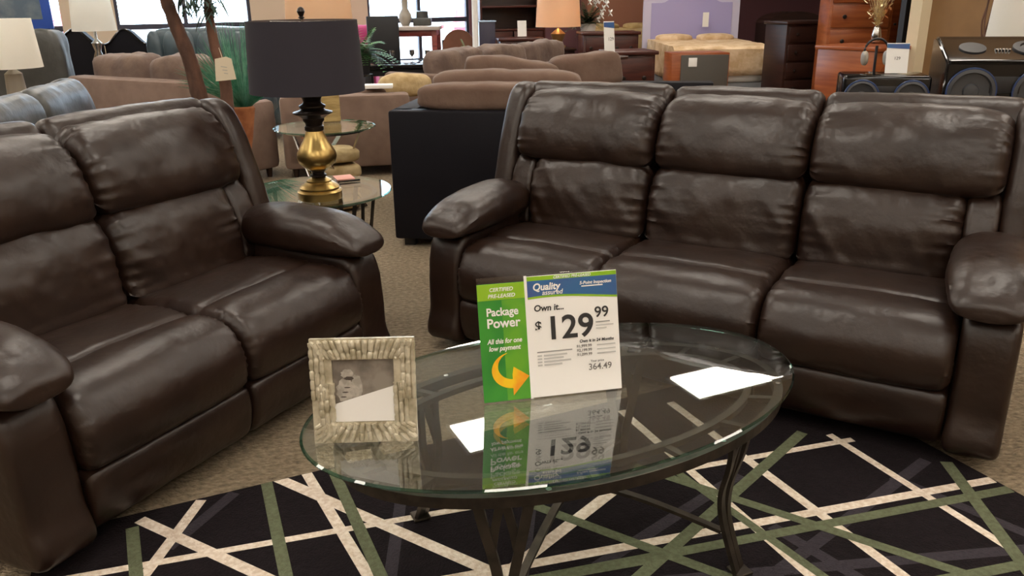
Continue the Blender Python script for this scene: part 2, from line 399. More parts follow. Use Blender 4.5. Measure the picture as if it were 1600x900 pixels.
for k, (x0, y0, x1, y1, wd, mi) in enumerate(stripes):
    a, b_ = pz(x0, y0, .011), pz(x1, y1, .011); d = (b_-a).normalized(); nn = Vector((-d.y, d.x, 0))*wd*.39
    a = a-d*.02; b_ = b_+d*(.9 if y1 >= 884 else .02)
    if y0 >= 884: a = a-d*.9
    poly = [a-nn, b_-nn, b_+nn, a+nn]
    for f in (lambda p: p.dot(L)-RL0-.003, lambda p: RL1-.003-p.dot(L), lambda p: p.dot(S)-RS0-.003, lambda p: RS1-.003-p.dot(S)): poly = clip(poly, f)
    if len(poly) < 3: continue
    z = .0103+.00006*k
    vs = [bm.verts.new((p.x, p.y, z)) for p in poly]; bm.faces.new(vs).material_index = mi
rug = link('area_rug', bm, None, None, False, mats=[M_RUG, M_RCREAM, M_RGREEN, M_RPLUM])
tag(rug, 'black area rug with crossing cream and sage green stripes under the coffee table', 'rug')

# ------------------------------------------------------------------ reclining sofas
def recliner(label, seats, loc, rz, m, group=None, arm=.18, cat='sofa', name='reclining_sofa', hs=1.0):
    t = thing(name, label, cat, loc, rz, group)
    xs = [arm]
    for s_ in seats: xs.append(xs[-1]+s_)
    TOT = xs[-1]+arm; n = len(seats)
    for i in range(n):
        a, b_ = xs[i], xs[i+1]; a0 = .07 if i == 0 else a; b0 = TOT-.07 if i == n-1 else b_
        sd = 11*i+seats[0]*10
        # back shell
        loft('back_shell', [(.60, .40), (.63, .62), (.70, .86), (.755, 1.02), (.80, 1.075), (.87, 1.065), (.92, .96), (.945, .60), (.95, .12), (.85, .06), (.66, .10)], a0, b0, m, t, re=.045, puck=.011, plen=.04, wr=.009, seed=sd+1, N=90, side=(i > 0, i < n-1))
        # seat with rounded front roll
        loft('seat', [(.60, .34), (.60, .455), (.50, .47), (.34, .488), (.215, .488), (.19, .478), (.165, .487), (.08, .488), (.01, .462), (-.040, .40), (-.052, .335), (-.036, .27), (.015, .242), (.12, .24)],
             a+.004, b_-.004, m, t, re=.034, puck=.020, plen=.022, wr=.005, crown=.006, seed=sd+2, N=130, pw=.028)
        # footrest panel
        loft('footrest', [(.10, .248), (.0, .25), (-.026, .236), (-.032, .18), (-.014, .10), (.03, .055), (.12, .06)], a+.004, b_-.004, m, t, re=.02, puck=.003, plen=.02, wr=.004, seed=sd+3, N=70)
        la = a+(.10 if i == 0 else .004); lb = b_-(.10 if i == n-1 else .004)
        la = a-.005 if i == 0 else la; 
        ca, cb = (a-.058 if i == 0 else a+.003), (b_+.058 if i == n-1 else b_-.003)
        l0 = ca+.105 if i == 0 else ca; l1 = cb-.105 if i == n-1 else cb
        LUM = [(.70, .44), (.50, .455), (.488, .52), (.498, .62), (.53, .71), (.585, .765), (.67, .77), (.72, .74)]
        loft('lumbar_cushion', LUM, l0, l1, m, t, re=.05, puck=.017, plen=.055, wr=.010, crown=.016, seed=sd+4, N=110, pw=.052, diag=.020)
        if i == 0: loft('side_gusset', [(y+.022, z) for y, z in LUM], ca, l0+.004, m, t, re=.022, puck=.006, plen=.05, wr=.006, seed=sd+5, N=80, pw=.04, M=18, diag=.006)
        if i == n-1: loft('side_gusset', [(y+.022, z) for y, z in LUM], l1-.004, cb, m, t, re=.022, puck=.006, plen=.05, wr=.006, seed=sd+6, N=80, pw=.04, M=18, diag=.006)
        loft('head_roll', [(.76, .75), (.62, .748), (.562, .775), (.556, .84), (.585, .93), (.635, .995), (.70, 1.035), (.775, 1.035), (.82, .98), (.82, .85)], ca, cb, m, t, re=.055, puck=.018, plen=.040, wr=.010, crown=.014, seed=sd+7, N=110, pw=.05, diag=.008)
    for sgn, x0 in ((0, 0), (1, TOT-.11)):
        loft('side_wing', [(.52, .40), (.515, .52), (.545, .66), (.60, .84), (.665, .99), (.72, 1.055), (.79, 1.07), (.86, 1.04), (.91, .90), (.935, .50), (.80, .36)], x0, x0+.11, m, t, re=.042, puck=0, wr=.005, seed=40+sgn, N=90, M=22)
    for sgn, x0 in ((0, 0), (1, TOT-arm)):
        loft('arm_body', [(.0, .045), (-.012, .20), (-.004, .38), (.006, .43), (.03, .485), (.10, .51), (.5, .52), (.85, .54), (.92, .48), (.93, .06), (.5, .04)], x0, x0+arm, m, t, re=.03, puck=.0, wr=.003, seed=20+sgn, N=110, M=22)
        xc = arm/2+.018 if sgn == 0 else TOT-arm/2-.018
        pd = padloft('arm_pad', [(-.040, xc, .525, .04, .010), (-.030, xc, .540, .092, .028), (.02, xc, .557, .118, .050), (.11, xc, .572, .130, .074), (.26, xc, .580, .136, .086), (.42, xc, .582, .132, .086), (.54, xc, .575, .11, .075), (.60, xc, .57, .07, .04)], m, t, puckpos=.05, seed=3+sgn, wr=.006, nring=44)
        # piping along the front seam of the pad
    for x in (.12, TOT-.12):
        for y in (.12, .85): lathe_o('foot', [(.022, .011), (.028, .07)], M_BLACKMAT, t, (x, y, 0), 16)
    return t
A2 = math.radians(-30.4)
recliner('dark brown leather three-seat reclining sofa behind the coffee table', [.612, .632, .612], (-.362, 3.372, 0), A2, M_LEATHER, arm=.165)
A1 = math.atan2(.89, .456)
u1 = Vector((math.cos(A1), math.sin(A1), 0)); d1 = Vector((-math.sin(A1), math.cos(A1), 0))
F1 = Vector((-.525, 3.19, 0))-u1*1.59
recliner('dark brown leather reclining loveseat at the left edge of the rug', [.615, .615], F1, A1, M_LEATHER, name='reclining_loveseat')
YD = Vector((.982, .189, 0)); FG = Vector((-2.30, 4.60, 0))-YD*.87
recliner('grey leather reclining loveseat standing behind the brown loveseat at the left edge', [.615, .615], FG, math.atan2(-.982, .189), M_GREYLEA, name='reclining_loveseat')

# ------------------------------------------------------------------ coffee table
CT = Vector((.137, 2.008, 0)); FO = Vector((-.013, .074))     # the iron frame sits a little off the glass
ct = thing('coffee_table', 'oval glass coffee table with dark metal scroll legs on the striped rug', 'table', CT, GA)
def ell(bm, a, b_, z0, z1, seg=120, mi_edge=1, bev=.004):
    prof = [(1, z0+bev), (1, z1-bev), (1-bev/b_, z1)]; 
    def ring(k, z): return [bm.verts.new((a*k*math.cos(2*PI*i/seg), b_*k*math.sin(2*PI*i/seg), z)) for i in range(seg)]
    R_ = [ring(1-bev/b_, z0), ring(1, z0+bev), ring(1, z1-bev), ring(1-bev/b_, z1)]
    for q, w_ in zip(R_, R_[1:]):
        for i in range(seg): bm.faces.new((q[i], q[(i+1) % seg], w_[(i+1) % seg], w_[i])).material_index = mi_edge
    bm.faces.new(R_[0]); bm.faces.new(R_[-1])
bm = bmesh.new(); ell(bm, .7035, .42, .440, .450); link('glass_top', bm, None, ct, False, mats=[M_TOP, M_GEDGE])
OX, OY = FO.x, -FO.y
def ovalband(bm, a, b_, zc, w_, h_, seg=96):
    R_ = []
    for k in range(seg):
        t = 2*PI*k/seg; c, s_ = math.cos(t), math.sin(t)
        n_ = Vector((c/a, s_/b_, 0)).normalized(); p = Vector((OX+a*c, OY+b_*s_, zc))
        R_.append([bm.verts.new(p+n_*(x*w_/2)+Vector((0, 0, y*h_/2))) for x, y in ((-1, -1), (1, -1), (1, 1), (-1, 1))])
    for k in range(seg):
        q, w2 = R_[k], R_[(k+1) % seg]
        for j in range(4): bm.faces.new((q[j], q[(j+1) % 4], w2[(j+1) % 4], w2[j]))
bm = bmesh.new(); RA, RB = .615, .345
ovalband(bm, RA, RB, .424, .024, .028); ovalband(bm, RA*.86, RB*.78, .430, .020, .016)
for k in range(16):
    t = 2*PI*(k+.5)/16; c, s_ = math.cos(t), math.sin(t)
    sweep(bm, [(OX+RA*.86*c, OY+RB*.78*s_, .430), (OX+RA*c, OY+RB*s_, .430)], .018, .012, flat=True)
link('oval_frame', bm, M_IRON, ct, False)
bm = bmesh.new()
for k in range(8):
    t = 2*PI*(k+.5)/8; lathe(bm, [(.007, 0), (.007, .004)], (OX+RA*math.cos(t), OY+RB*math.sin(t), .4365), 12)
link('glass_bumpers', bm, M_CHROME, ct)
LX, LY = .333, .288
for sx in (-1, 1):
    for sy in (-1, 1):
        F = Vector((OX+sx*LX, OY+sy*LY, 0)); out = Vector((sx*LX*.5, sy*LY, 0)).normalized(); tg = Vector((-out.y, out.x, 0))
        def lp(q): return [F+out*o_+tg*t_+Vector((0, 0, z_)) for o_, t_, z_ in q]
        bm = bmesh.new()
        for s2 in (-1, 1):
            c1 = curve(lp([(-.012, .058*s2, .412), (-.02, .046*s2, .34), (-.040, .030*s2, .25), (-.038, .016*s2, .17), (-.012, .013*s2, .08), (.012, .013*s2, .013)]), 8)
            sweep(bm, c1, .024, .012, flat=True, up=out)
            c2 = curve(lp([(-.014, .006*s2, .405), (-.028, .020*s2, .33), (-.040, .030*s2, .26)]), 6)
            sweep(bm, c2, .020, .010, flat=True, up=out)
        bx(bm, F+out*.014+Vector((0, 0, .0165)), (.05, .05, .009), .003)
        link('leg', bm, M_IRON, ct, False)
bm = bmesh.new()
for sx, sy in ((1, 1), (1, -1)):
    a = Vector((OX+sx*(LX-.03), OY+sy*(LY-.03), .125)); b_ = Vector((OX-sx*(LX-.03), OY-sy*(LY-.03), .125)); c = Vector((OX, OY, .215))
    pts = [a.lerp(b_, t)+Vector((0, 0, .085*math.sin(PI*t))) for t in [i/20 for i in range(21)]]
    sweep(bm, pts, .020, .010, flat=True)
lathe(bm, [(.03, 0), (.034, .008), (.03, .02)], (OX, OY, .202), 20)
link('arched_stretcher', bm, M_IRON, ct, False)

# ------------------------------------------------------------------ sale sign on the glass
M_SGREEN = mat('bright_green_print', (148, 196, 40), .35, var=((134, 186, 34), 9, 2))
M_SGREEN2 = mat('mid_green_print', (60, 150, 50), .35, var=((34, 128, 50), 9, 2))
M_SBLUE = mat('blue_print', (66, 92, 150), .35, var=((52, 104, 156), 12, 2))
M_YEL = mat('yellow_print', (250, 206, 30), .35, var=((244, 160, 30), 18, 2))
M_INK = mat('black_ink', (44, 44, 46), .5)
M_GINK = mat('grey_ink', (158, 158, 156), .5)
M_ACRYL = glass('clear_acrylic', (.96, .97, .97))
a = pz(757, 632, .451); b_ = pz(972, 608, .451); SGA = math.atan2(b_.y-a.y, b_.x-a.x); SWD = (b_-a).length
sg = thing('sale_sign', 'green and white price sign in a clear upright holder on the coffee table glass', 'sign', a+Vector((0, 0, .0005)), SGA)
TL = math.radians(-14)     # leans back
tr = bpy.data.objects.new
def lean(p): return Vector((p[0], -math.sin(TL)*p[2]+p[1]*math.cos(TL), math.cos(TL)*p[2]))
def panel(name, x0, x1, z0, z1, y, m, th=.0012, par=None, poly=None):
    bm = bmesh.new(); P_ = poly or [(x0, z0), (x1, z0), (x1, z1), (x0, z1)]
    prism(bm, [lean((x, y, z)) for x, z in P_], th, Vector((0, math.cos(TL), math.sin(-TL)))); return link(name, bm, m, par or sg, False)
GW = SWD*.335; SH = .322; GH = SH*.965
hold = panel('clear_holder', 0.001, SWD, 0, SH+.004, .004, M_ACRYL, .002)
bm = bmesh.new(); bx(bm, (SWD/2, .045, .002), (SWD-.01, .09, .003), 0); link('holder_foot', bm, M_ACRYL, sg, False)
gp = panel('green_leaflet', 0, GW, .002, GH, .0015, M_SGREEN2); gp['label'] = 'green leaflet with white lettering and a yellow arrow'
panel('leaflet_header', 0.0005, GW-.0005, GH*.865, GH-.0005, .0008, M_SGREEN, .0007, gp)
panel('leaflet_band', GW*.5, GW-.0005, .003, GH*.86, .0009, mat('light_green_print', (104, 172, 44), .35, var=((80, 160, 46), 14, 2)), .0006, gp)
panel('spine_edge', GW-.001, GW+.006, 0, SH+.002, .0006, M_WHITE, .002)
wp = panel('price_sheet', GW+.006, SWD, .002, SH, .0015, M_WHITE); wp['label'] = 'white price sheet with blue header'
panel('sheet_green_edge', GW+.0065, SWD-.0005, SH-.0115, SH-.0005, .0009, M_SGREEN, .0006, wp)
hb = []; x0, x1 = GW+.0065, SWD-.0005
for i in range(13): 
    t = i/12; hb.append((x0+(x1-x0)*t, SH-.054-.012*math.sin(PI*.5*(t))**2+.006*math.sin(PI*t)))
panel('sheet_green_curve', 0, 0, 0, 0, .0008, M_SGREEN, .0007, wp, [(x1, SH-.04), (x0, SH-.04)]+[(x, z-.0055) for x, z in hb])
panel('sheet_blue_header', 0, 0, 0, 0, .0006, M_SBLUE, .0006, wp, [(x1, SH-.0115), (x0, SH-.0115)]+hb)
# arrow
ar = []; cx, cz, R0 = GW*.64, .078, GW*.44
for i in range(17):
    t = i/16; an = math.radians(105+175*t); ar.append((cx+R0*math.cos(an), cz+.004+R0*.86*math.sin(an)))
for i in range(17):
    t = 1-i/16; an = math.radians(105+175*t); r_ = R0*(1-.50*math.sin(PI*.5*t)**1.2); ar.append((cx+.003+r_*math.cos(an), cz+.004+r_*.86*math.sin(an)))
panel('yellow_arrow', 0, 0, 0, 0, .0003, M_YEL, .0005, gp, ar)
ax, az = cx+R0*.05, cz-R0*.60
panel('yellow_arrow_head', 0, 0, 0, 0, .0002, M_YEL, .0005, gp, [(ax-.004, az+.026), (ax-.004, az-.030), (GW+.004-.006, az+.018), (ax+.0, az+.046)])
TR = (PI/2+TL*-1*-1, 0, 0)
TR = (PI/2+TL, 0, 0)
def st(name, s_, size, x, z, m, par, bold=0, sx=1, shear=0, al='LEFT', y=.0001): text(name, s_, size, lean((x, y, z)), m, par, TR, .0002, bold, sx, shear, al)
st('lettering', 'CERTIFIED', .0135, GW*.5, GH*.938, M_WHITE, gp, .0003, 1, .2, 'CENTER'); st('lettering', 'PRE-LEASED', .0135, GW*.5, GH*.885, M_WHITE, gp, .0003, 1, .2, 'CENTER')
st('lettering', 'Package', .029, GW*.5, GH*.735, M_WHITE, gp, .0007, .92, 0, 'CENTER'); st('lettering', 'Power', .034, GW*.51, GH*.635, M_WHITE, gp, .0008, .98, 0, 'CENTER')
st('lettering', 'All this for one', .0178, GW*.51, GH*.500, M_WHITE, gp, .0004, .84, .2, 'CENTER'); st('lettering', 'low payment', .0178, GW*.5, GH*.440, M_WHITE, gp, .0004, .9, .2, 'CENTER')
WX = GW+.006; WW = SWD-WX
def wt(s_, size, fx, fz, m=M_INK, bold=0, sx=1, shear=0, al='LEFT'): st('lettering', s_, size, WX+WW*fx, SH*fz, m, wp, bold, sx, shear, al)
def bar(f0, f1, fz, hh, m=None):
    z = SH*fz; panel('print_line', WX+WW*f0, WX+WW*f1, z, z+hh, .0002, m or M_SOFT, .0004, wp)
M_SOFT = mat('pale_grey_ink', (196, 196, 194), .5)
wt('CERTIFIED PRE-LEASED', .010, .50, .972, M_WHITE, .0002, 1, .2, 'CENTER')
wt('Quality', .026, .06, .885, M_WHITE, .0007, .95, .15); wt('assured', .018, .16, .845, M_WHITE, .0002, 1, .2)
wt('5-Point Inspection', .0118, .58, .905, M_WHITE, .0003, 1, .2); bar(.60, .84, .885, .003, M_WHITE)
wt('Own it...', .023, .06, .715, M_INK, .0006, 1, .1)
wt('$', .036, .06, .555, M_INK, .0006); wt('129', .086, .17, .478, M_INK, .0016, 1.04); wt('99', .040, .73, .625, M_INK, .0005)
bar(.74, .90, .580, .003, M_GINK); bar(.74, .94, .552, .003); bar(.74, .86, .528, .003)
wt('Own it in 24 Months', .0112, .545, .425, M_INK, .0003, 1, .15)
for i, q in enumerate(('$1,999.99', '$2,199.99', '$1,099.99')): wt(q, .0105, .51, .385-.035*i, mat('soft_ink', (120, 118, 116), .5), .0002)
for i in range(3): bar(.74, .95, .388-.035*i, .0035)
bar(.07, .46, .372, .0032, M_GINK)
for i in range(4): bar(.07, .12, .340-.026*i, .0045); bar(.14, [.40, .36, .44, .34][i], .340-.026*i, .0045)
wt('Your price', .0085, .66, .255, M_INK); wt('364.49', .024, .63, .19, mat('soft_ink', (120, 118, 116), .5), .0002)

# ------------------------------------------------------------------ picture frame
pa = pz(492, 693, .4505); pb = pz(653, 689, .4505); FA = math.atan2(pb.y-pa.y, pb.x-pa.x); FW = (pb-pa).length
pf = thing('picture_frame', 'square silver photo frame with bamboo relief on the left end of the coffee table', 'picture frame', pa, FA)
FL = math.radians(-9); FH = FW*1.04
M_SILV = mat('antique_silver_resin', (214, 207, 186), .38, .3, bump=[(60, .35, .004)], var=((172, 163, 138), 30, 4))
def fl(x, y, z): return Vector((x, y*math.cos(FL)-math.sin(FL)*z, z*math.cos(FL)+math.sin(FL)*y*.0))
FR = Matrix.Rotation(-FL, 3, 'X').inverted()
FR = Matrix.Rotation(FL*-1*-1, 3, 'X')
def LE(p): # leaning transform: tilt back about the bottom edge
    return Matrix.Rotation(FL, 3, 'X') @ Vector(p)
bm = bmesh.new(); i0, i1, j0, j1 = FW*.205, FW*.795, FH*.20, FH*.80
for a_, b2, c_, d_ in ((0, i0, 0, FH), (i1, FW, 0, FH), (i0, i1, 0, j0), (i0, i1, j1, FH)):
    prism(bm, [LE((x, .0, z)) for x, z in ((a_, c_), (b2, c_), (b2, d_), (a_, d_))], .012, Matrix.Rotation(FL, 3, 'X') @ Vector((0, 1, 0)))
rnd = random.Random(4)
def cane(p, q, r_):
    p = Vector((p[0], -.001, p[1])); q = Vector((q[0], -.001, q[1])); n_ = max(3, int((q-p).length/.02)); pts = []; rad = []
    ln = (q-p).length; k = 0; s_ = 0; jn = rnd.uniform(.02, .035)
    N_ = max(6, int(ln/.004))
    for i in range(N_+1):
        t = i/N_; pts.append(LE(p.lerp(q, t))); ph = (t*ln) % jn/jn; rad.append(1.0 if .12 < ph < .9 else .72)
    sweep(bm, pts, r_, seg=8, radii=rad)
for sgn in range(4):      # canes fan across each side of the frame, cut at its edges
    pass
cxx, czz = FW/2, FH/2
def inside(x, z): return 0.003 <= x <= FW-.003 and .003 <= z <= FH-.003 and not (i0-.002 < x < i1+.002 and j0-.002 < z < j1+.002)
canes = []
for k in range(16):      # top and bottom: near-vertical, fanning
    x = FW*(.03+.94*k/15); fan = (x-cxx)*.22
    canes.append(((x+fan*.2, FH-.004), (x-fan, j1+.003))); canes.append(((x+fan*2.2, .004), (x-fan*.6, j0-.003)))
for k in range(4):
    for sd in (0, 1):
        for z0_ in (0, 1):
            x = (i0*(.15+.24*k)); z1_, z2_ = (.02+FH*.0, FH*.58) if z0_ == 0 else (FH*.42, FH*.99)
            dx = (.030 if z0_ else -.030)
            p, q = (x-dx*.5, z1_), (x+dx*.9*(-1 if z0_ else -1)*.6, z2_)
            if sd: p, q = (FW-p[0], p[1]), (FW-q[0], q[1])
            canes.append((p, q))
for p, q in canes:
    pts = [(p[0]+(q[0]-p[0])*i/24, p[1]+(q[1]-p[1])*i/24) for i in range(25)]; run = []
    for c_ in pts+[(-1, -1)]:
        if inside(*c_): run.append(c_)
        else:
            if len(run) >= 3: cane(run[0], run[-1], rnd.uniform(.0058, .0078))
            run = []
link('bamboo_frame', bm, M_SILV, pf)
def fp(name, x0, x1, z0, z1, y, m, par=None, poly=None, th=.001):
    bm = bmesh.new(); prism(bm, [LE((x, y, z)) for x, z in (poly or [(x0, z0), (x1, z0), (x1, z1), (x0, z1)])], th, Matrix.Rotation(FL, 3, 'X') @ Vector((0, 1, 0))); return link(name, bm, m, par or pf, False)
ph = fp('photo', i0-.002, i1+.002, j0-.002, j1+.002, .006, mat('grey_photo_print', (112, 104, 96), .5, var=((146, 138, 128), 22, 4)))
M_PH = mat('pale_photo_print', (190, 184, 174), .5, var=((160, 154, 144), 60, 4)); M_PD = mat('dark_photo_print', (78, 70, 64), .5)
def blob(cx_, cz_, rx, rz, y, m, nm):
    fp(nm, 0, 0, 0, 0, y, m, ph, [(cx_+rx*math.cos(2*PI*i/20)*(1+.12*math.sin(3*i)), cz_+rz*math.sin(2*PI*i/20)*(1+.1*math.cos(2*i))) for i in range(20)], .0004)
blob(FW*.32, FH*.50, FW*.085, FH*.115, .0054, M_PH, 'printed_figure'); blob(FW*.43, FH*.53, FW*.055, FH*.12, .0053, M_PH, 'printed_figure')
blob(FW*.345, FH*.66, FW*.06, FH*.045, .0051, M_PH, 'printed_hat'); blob(FW*.36, FH*.618, FW*.045, FH*.018, .0049, M_PD, 'printed_shadow')
blob(FW*.65, FH*.42, FW*.05, FH*.04, .0051, M_PH, 'printed_figure')
for k in range(3): blob(FW*(.30+.02*k), FH*(.44+.045*k), FW*.03, FH*.006, .0048, M_PD, 'printed_line')
wc = fp('painted_reflection', 0, 0, 0, 0, .002, M_WHITE, None, [(i0+.002, j0+.001), (i1-.001, j0+.001), (i1-.001, FH*.545), (i0+.002, FH*.375)]); wc['label'] = 'flat white painted reflection across the lower half of the photo'  # bright reflection in the frame's glass, put in as a flat white shape
fp('easel_back', FW*.4, FW*.6, .01, FH*.8, .013, M_BLACKMAT, None, None, .002)
bm = bmesh.new(); prism(bm, [LE((FW*.42, .015, FH*.7)), LE((FW*.58, .015, FH*.7)), Vector((FW*.58, .12, .002)), Vector((FW*.42, .12, .002))], .003, Vector((0, 1, 0))); link('easel_leg', bm, M_BLACKMAT, pf, False)

# ------------------------------------------------------------------ end tables and lamps
def end_table(label, c, r_, h, m_leg, style, mg=M_GLASS):
    t = thing('end_table', label, 'table', c, GA)
    bm = bmesh.new(); ell(bm, r_, r_, h-.010, h); link('glass_top', bm, None, t, False, mats=[mg, M_GEDGE])
    bm = bmesh.new(); 
    seg = 60; R_ = r_*.78
    pts = [(R_*math.cos(2*PI*i/seg), R_*math.sin(2*PI*i/seg), h-.022) for i in range(seg+1)]; sweep(bm, pts, .020, .020, flat=True, cap=False); link('ring', bm, m_leg, t, False)
    for k in range(4):
        an = PI/4+k*PI/2; c_, s_ = math.cos(an), math.sin(an); bm = bmesh.new()
        if style == 'scroll': 
            for s2 in (-1, 1):
                q = [(R_*c_-s_*.05*s2, R_*s_+c_*.05*s2, h-.03), (R_*.92*c_-s_*.03*s2, R_*.92*s_+c_*.03*s2, h*.6), (R_*.88*c_-s_*.012*s2, R_*.88*s_+c_*.012*s2, h*.3), (R_*c_-s_*.012*s2, R_*s_+c_*.012*s2, .008)]
                sweep(bm, curve(q, 8), .020, .007, flat=True, up=Vector((c_, s_, 0)))
        else:
            an2 = an+PI*.62
            sweep(bm, [(R_*c_, R_*s_, h-.03), (R_*.9*math.cos(an2), R_*.9*math.sin(an2), .01)], .03, .010, flat=True, up=Vector((c_, s_, 0)))
        link('leg', bm, m_leg, t, False)
    if style == 'scroll':
        bm = bmesh.new(); 
        for a_, b2 in ((0, 2), (1, 3)):
            A_ = PI/4+a_*PI/2; sweep(bm, [(R_*.88*math.cos(A_)*(1-2*i/16), R_*.88*math.sin(A_)*(1-2*i/16), .16+.06*math.sin(PI*i/16)) for i in range(17)], .018, .009, flat=True)
        link('stretcher', bm, m_leg, t, False)
    return t
ET = Vector((-.918, 3.84, 0))
end_table('round glass end table with dark metal legs behind the brown loveseat', ET, .352, .60, M_IRON, 'scroll', M_GLASS2)
LB = pz(501, 309, .60); LB.z = .6005
lm = thing('table_lamp', 'brass urn table lamp with a charcoal drum shade on the glass end table', 'lamp', LB, 0)
lathe_o('foot', [(.098, 0), (.100, .004), (.100, .034), (.094, .040), (.088, .043), (.089, .052), (.078, .062), (.066, .070), (.055, .076), (.055, .082), (.040, .092), (.028, .098)], M_BRASS, lm, seg=56)
lathe_o('lower_neck', [(.030, .096), (.036, .101), (.036, .107), (.027, .113), (.027, .120), (.042, .129), (.046, .134)], M_BRONZE, lm, seg=48)
lathe_o('urn_body', [(.044, .132), (.062, .143), (.081, .163), (.088, .186), (.085, .208), (.071, .233), (.055, .260), (.043, .285), (.037, .305)], M_BRASS, lm, seg=56)
lathe_o('turned_neck', [(.038, .303), (.042, .307), (.042, .322), (.036, .327), (.038, .338), (.047, .348), (.047, .358), (.060, .368), (.086, .380), (.086, .385), (.056, .393), (.050, .400), (.058, .407), (.057, .413), (.041, .422), (.037, .432), (.043, .447), (.055, .459), (.053, .466), (.030, .472), (.012, .478), (.012, .520)], M_BRONZE, lm, seg=48)
SHB, SHT = .462, .768
LO = Vector((-.012, 0, 0))
sh = shade('lamp_shade', .246, .232, SHB+.012, SHT-.0, M_SHADEBLK, lm, LO); 
sh2 = shade('shade_lining', .2395, .2255, SHB+.014, SHT-.002, M_SHADEIN, lm, LO)
bm = bmesh.new(); lathe(bm, [(.004, .53), (.004, SHT+.012)], (LO.x, 0, 0), 10)
for k in range(3): a_ = 2*PI*k/3+.4; sweep(bm, [(LO.x, 0, SHT-.006), (LO.x+.224*math.cos(a_), .224*math.sin(a_), SHT-.006)], .002, seg=6)
link('shade_spider', bm, M_CHROME, lm)
lathe_o('finial', [(.006, SHT+.004), (.014, SHT+.010), (.008, SHT+.016), (.012, SHT+.024), (.017, SHT+.036), (.012, SHT+.048), (.005, SHT+.054)], M_BRONZE, lm, LO, 24)
lathe_o('bulb', [(.012, .515), (.018, .55), (.03, .60), (.03, .62), (.018, .645), (.004, .652)], M_WHITE, lm, LO, 24)
# second glass end table, further back, with a wooden block lamp
E2 = pz(507, 197, .60); E2.z = 0
end_table('round glass end table with crossed chrome legs standing further back', E2, .36, .60, M_CHROME, 'cross')
def simple_lamp(label, c, base, shade_, m_shade, base_m, warm=None, grp=None):
    t = thing('table_lamp', label, 'lamp', c, 0, grp)
    lathe_o('base', base, base_m, t, seg=32)
    r0, r1, z0, z1 = shade_
    shade('lamp_shade', r0, r1, z0, z1, m_shade, t)
    bm = bmesh.new(); zt = base[-1][1]; lathe(bm, [(.005, zt-.02), (.005, z1-.01)], (0, 0, 0), 8)
    for k in range(3): a_ = 2*PI*k/3; sweep(bm, [(0, 0, z1-.012), ((r1-.004)*math.cos(a_), (r1-.004)*math.sin(a_), z1-.012)], .002, seg=6)
    link('shade_spider', bm, M_CHROME, t)
    if warm:
        lathe_o('bulb', [(.01, z0+.02), (.03, z0+.07), (.03, z0+.10), (.004, z0+.13)], mat('lit_bulb', (255, 220, 170), .5, emit=((255, 190, 120), warm)), t, seg=16)
    return t
def translucent(name, rgb):
    if name in MATS: return MATS[name]
    m = bpy.data.materials.new(name); m.use_nodes = True; nt = m.node_tree; b = nt.nodes['Principled BSDF']; b.inputs['Base Color'].default_value = lin(rgb)+(1,); b.inputs['Roughness'].default_value = .9
    t = nt.nodes.new('ShaderNodeBsdfTranslucent'); t.inputs[0].default_value = lin(rgb)+(1,); mx = nt.nodes.new('ShaderNodeMixShader'); mx.inputs[0].default_value = .5
    n = nt.nodes.new('ShaderNodeTexNoise'); n.inputs['Scale'].default_value = 300; bp = nt.nodes.new('ShaderNodeBump'); bp.inputs['Strength'].default_value = .1; nt.links.new(n.outputs[0], bp.inputs['Height']); nt.links.new(bp.outputs[0], b.inputs['Normal'])
    nt.links.new(b.outputs[0], mx.inputs[1]); nt.links.new(t.outputs[0], mx.inputs[2]); nt.links.new(mx.outputs[0], nt.nodes['Material Output'].inputs[0]); MATS[name] = m; return m
M_SHC = translucent('cream_linen', (250, 248, 242)); M_SHO = translucent('peach_linen', (246, 220, 190)); M_SHW = translucent('ivory_linen', (246, 245, 240))
P = pz(519, 189, .602)
t = thing('table_lamp', 'block-based table lamp with a peach drum shade on the rear glass end table', 'lamp', (P.x, P.y, .6005), .2)
bm = bmesh.new(); bx(bm, (0, 0, .15), (.13, .10, .30), .01); link('base', bm, mat('pale_gold_wood', (190, 164, 110), .4, var=((160, 134, 84), 8, 3, (1, 1, 6))), t)
lathe_o('stem', [(.012, .29), (.012, .80)], M_CHROME, t, seg=16)
shade('lamp_shade', .235, .215, .70, 1.02, M_SHO, t, (-.03, 0, 0)); bm = bmesh.new(); sweep(bm, [(-.25, 0, 1.0), (.19, 0, 1.0)], .003, seg=6); lathe(bm, [(.006, .78), (.006, 1.0)], (-.015, 0, 0), 8); link('shade_spider', bm, M_CHROME, t)

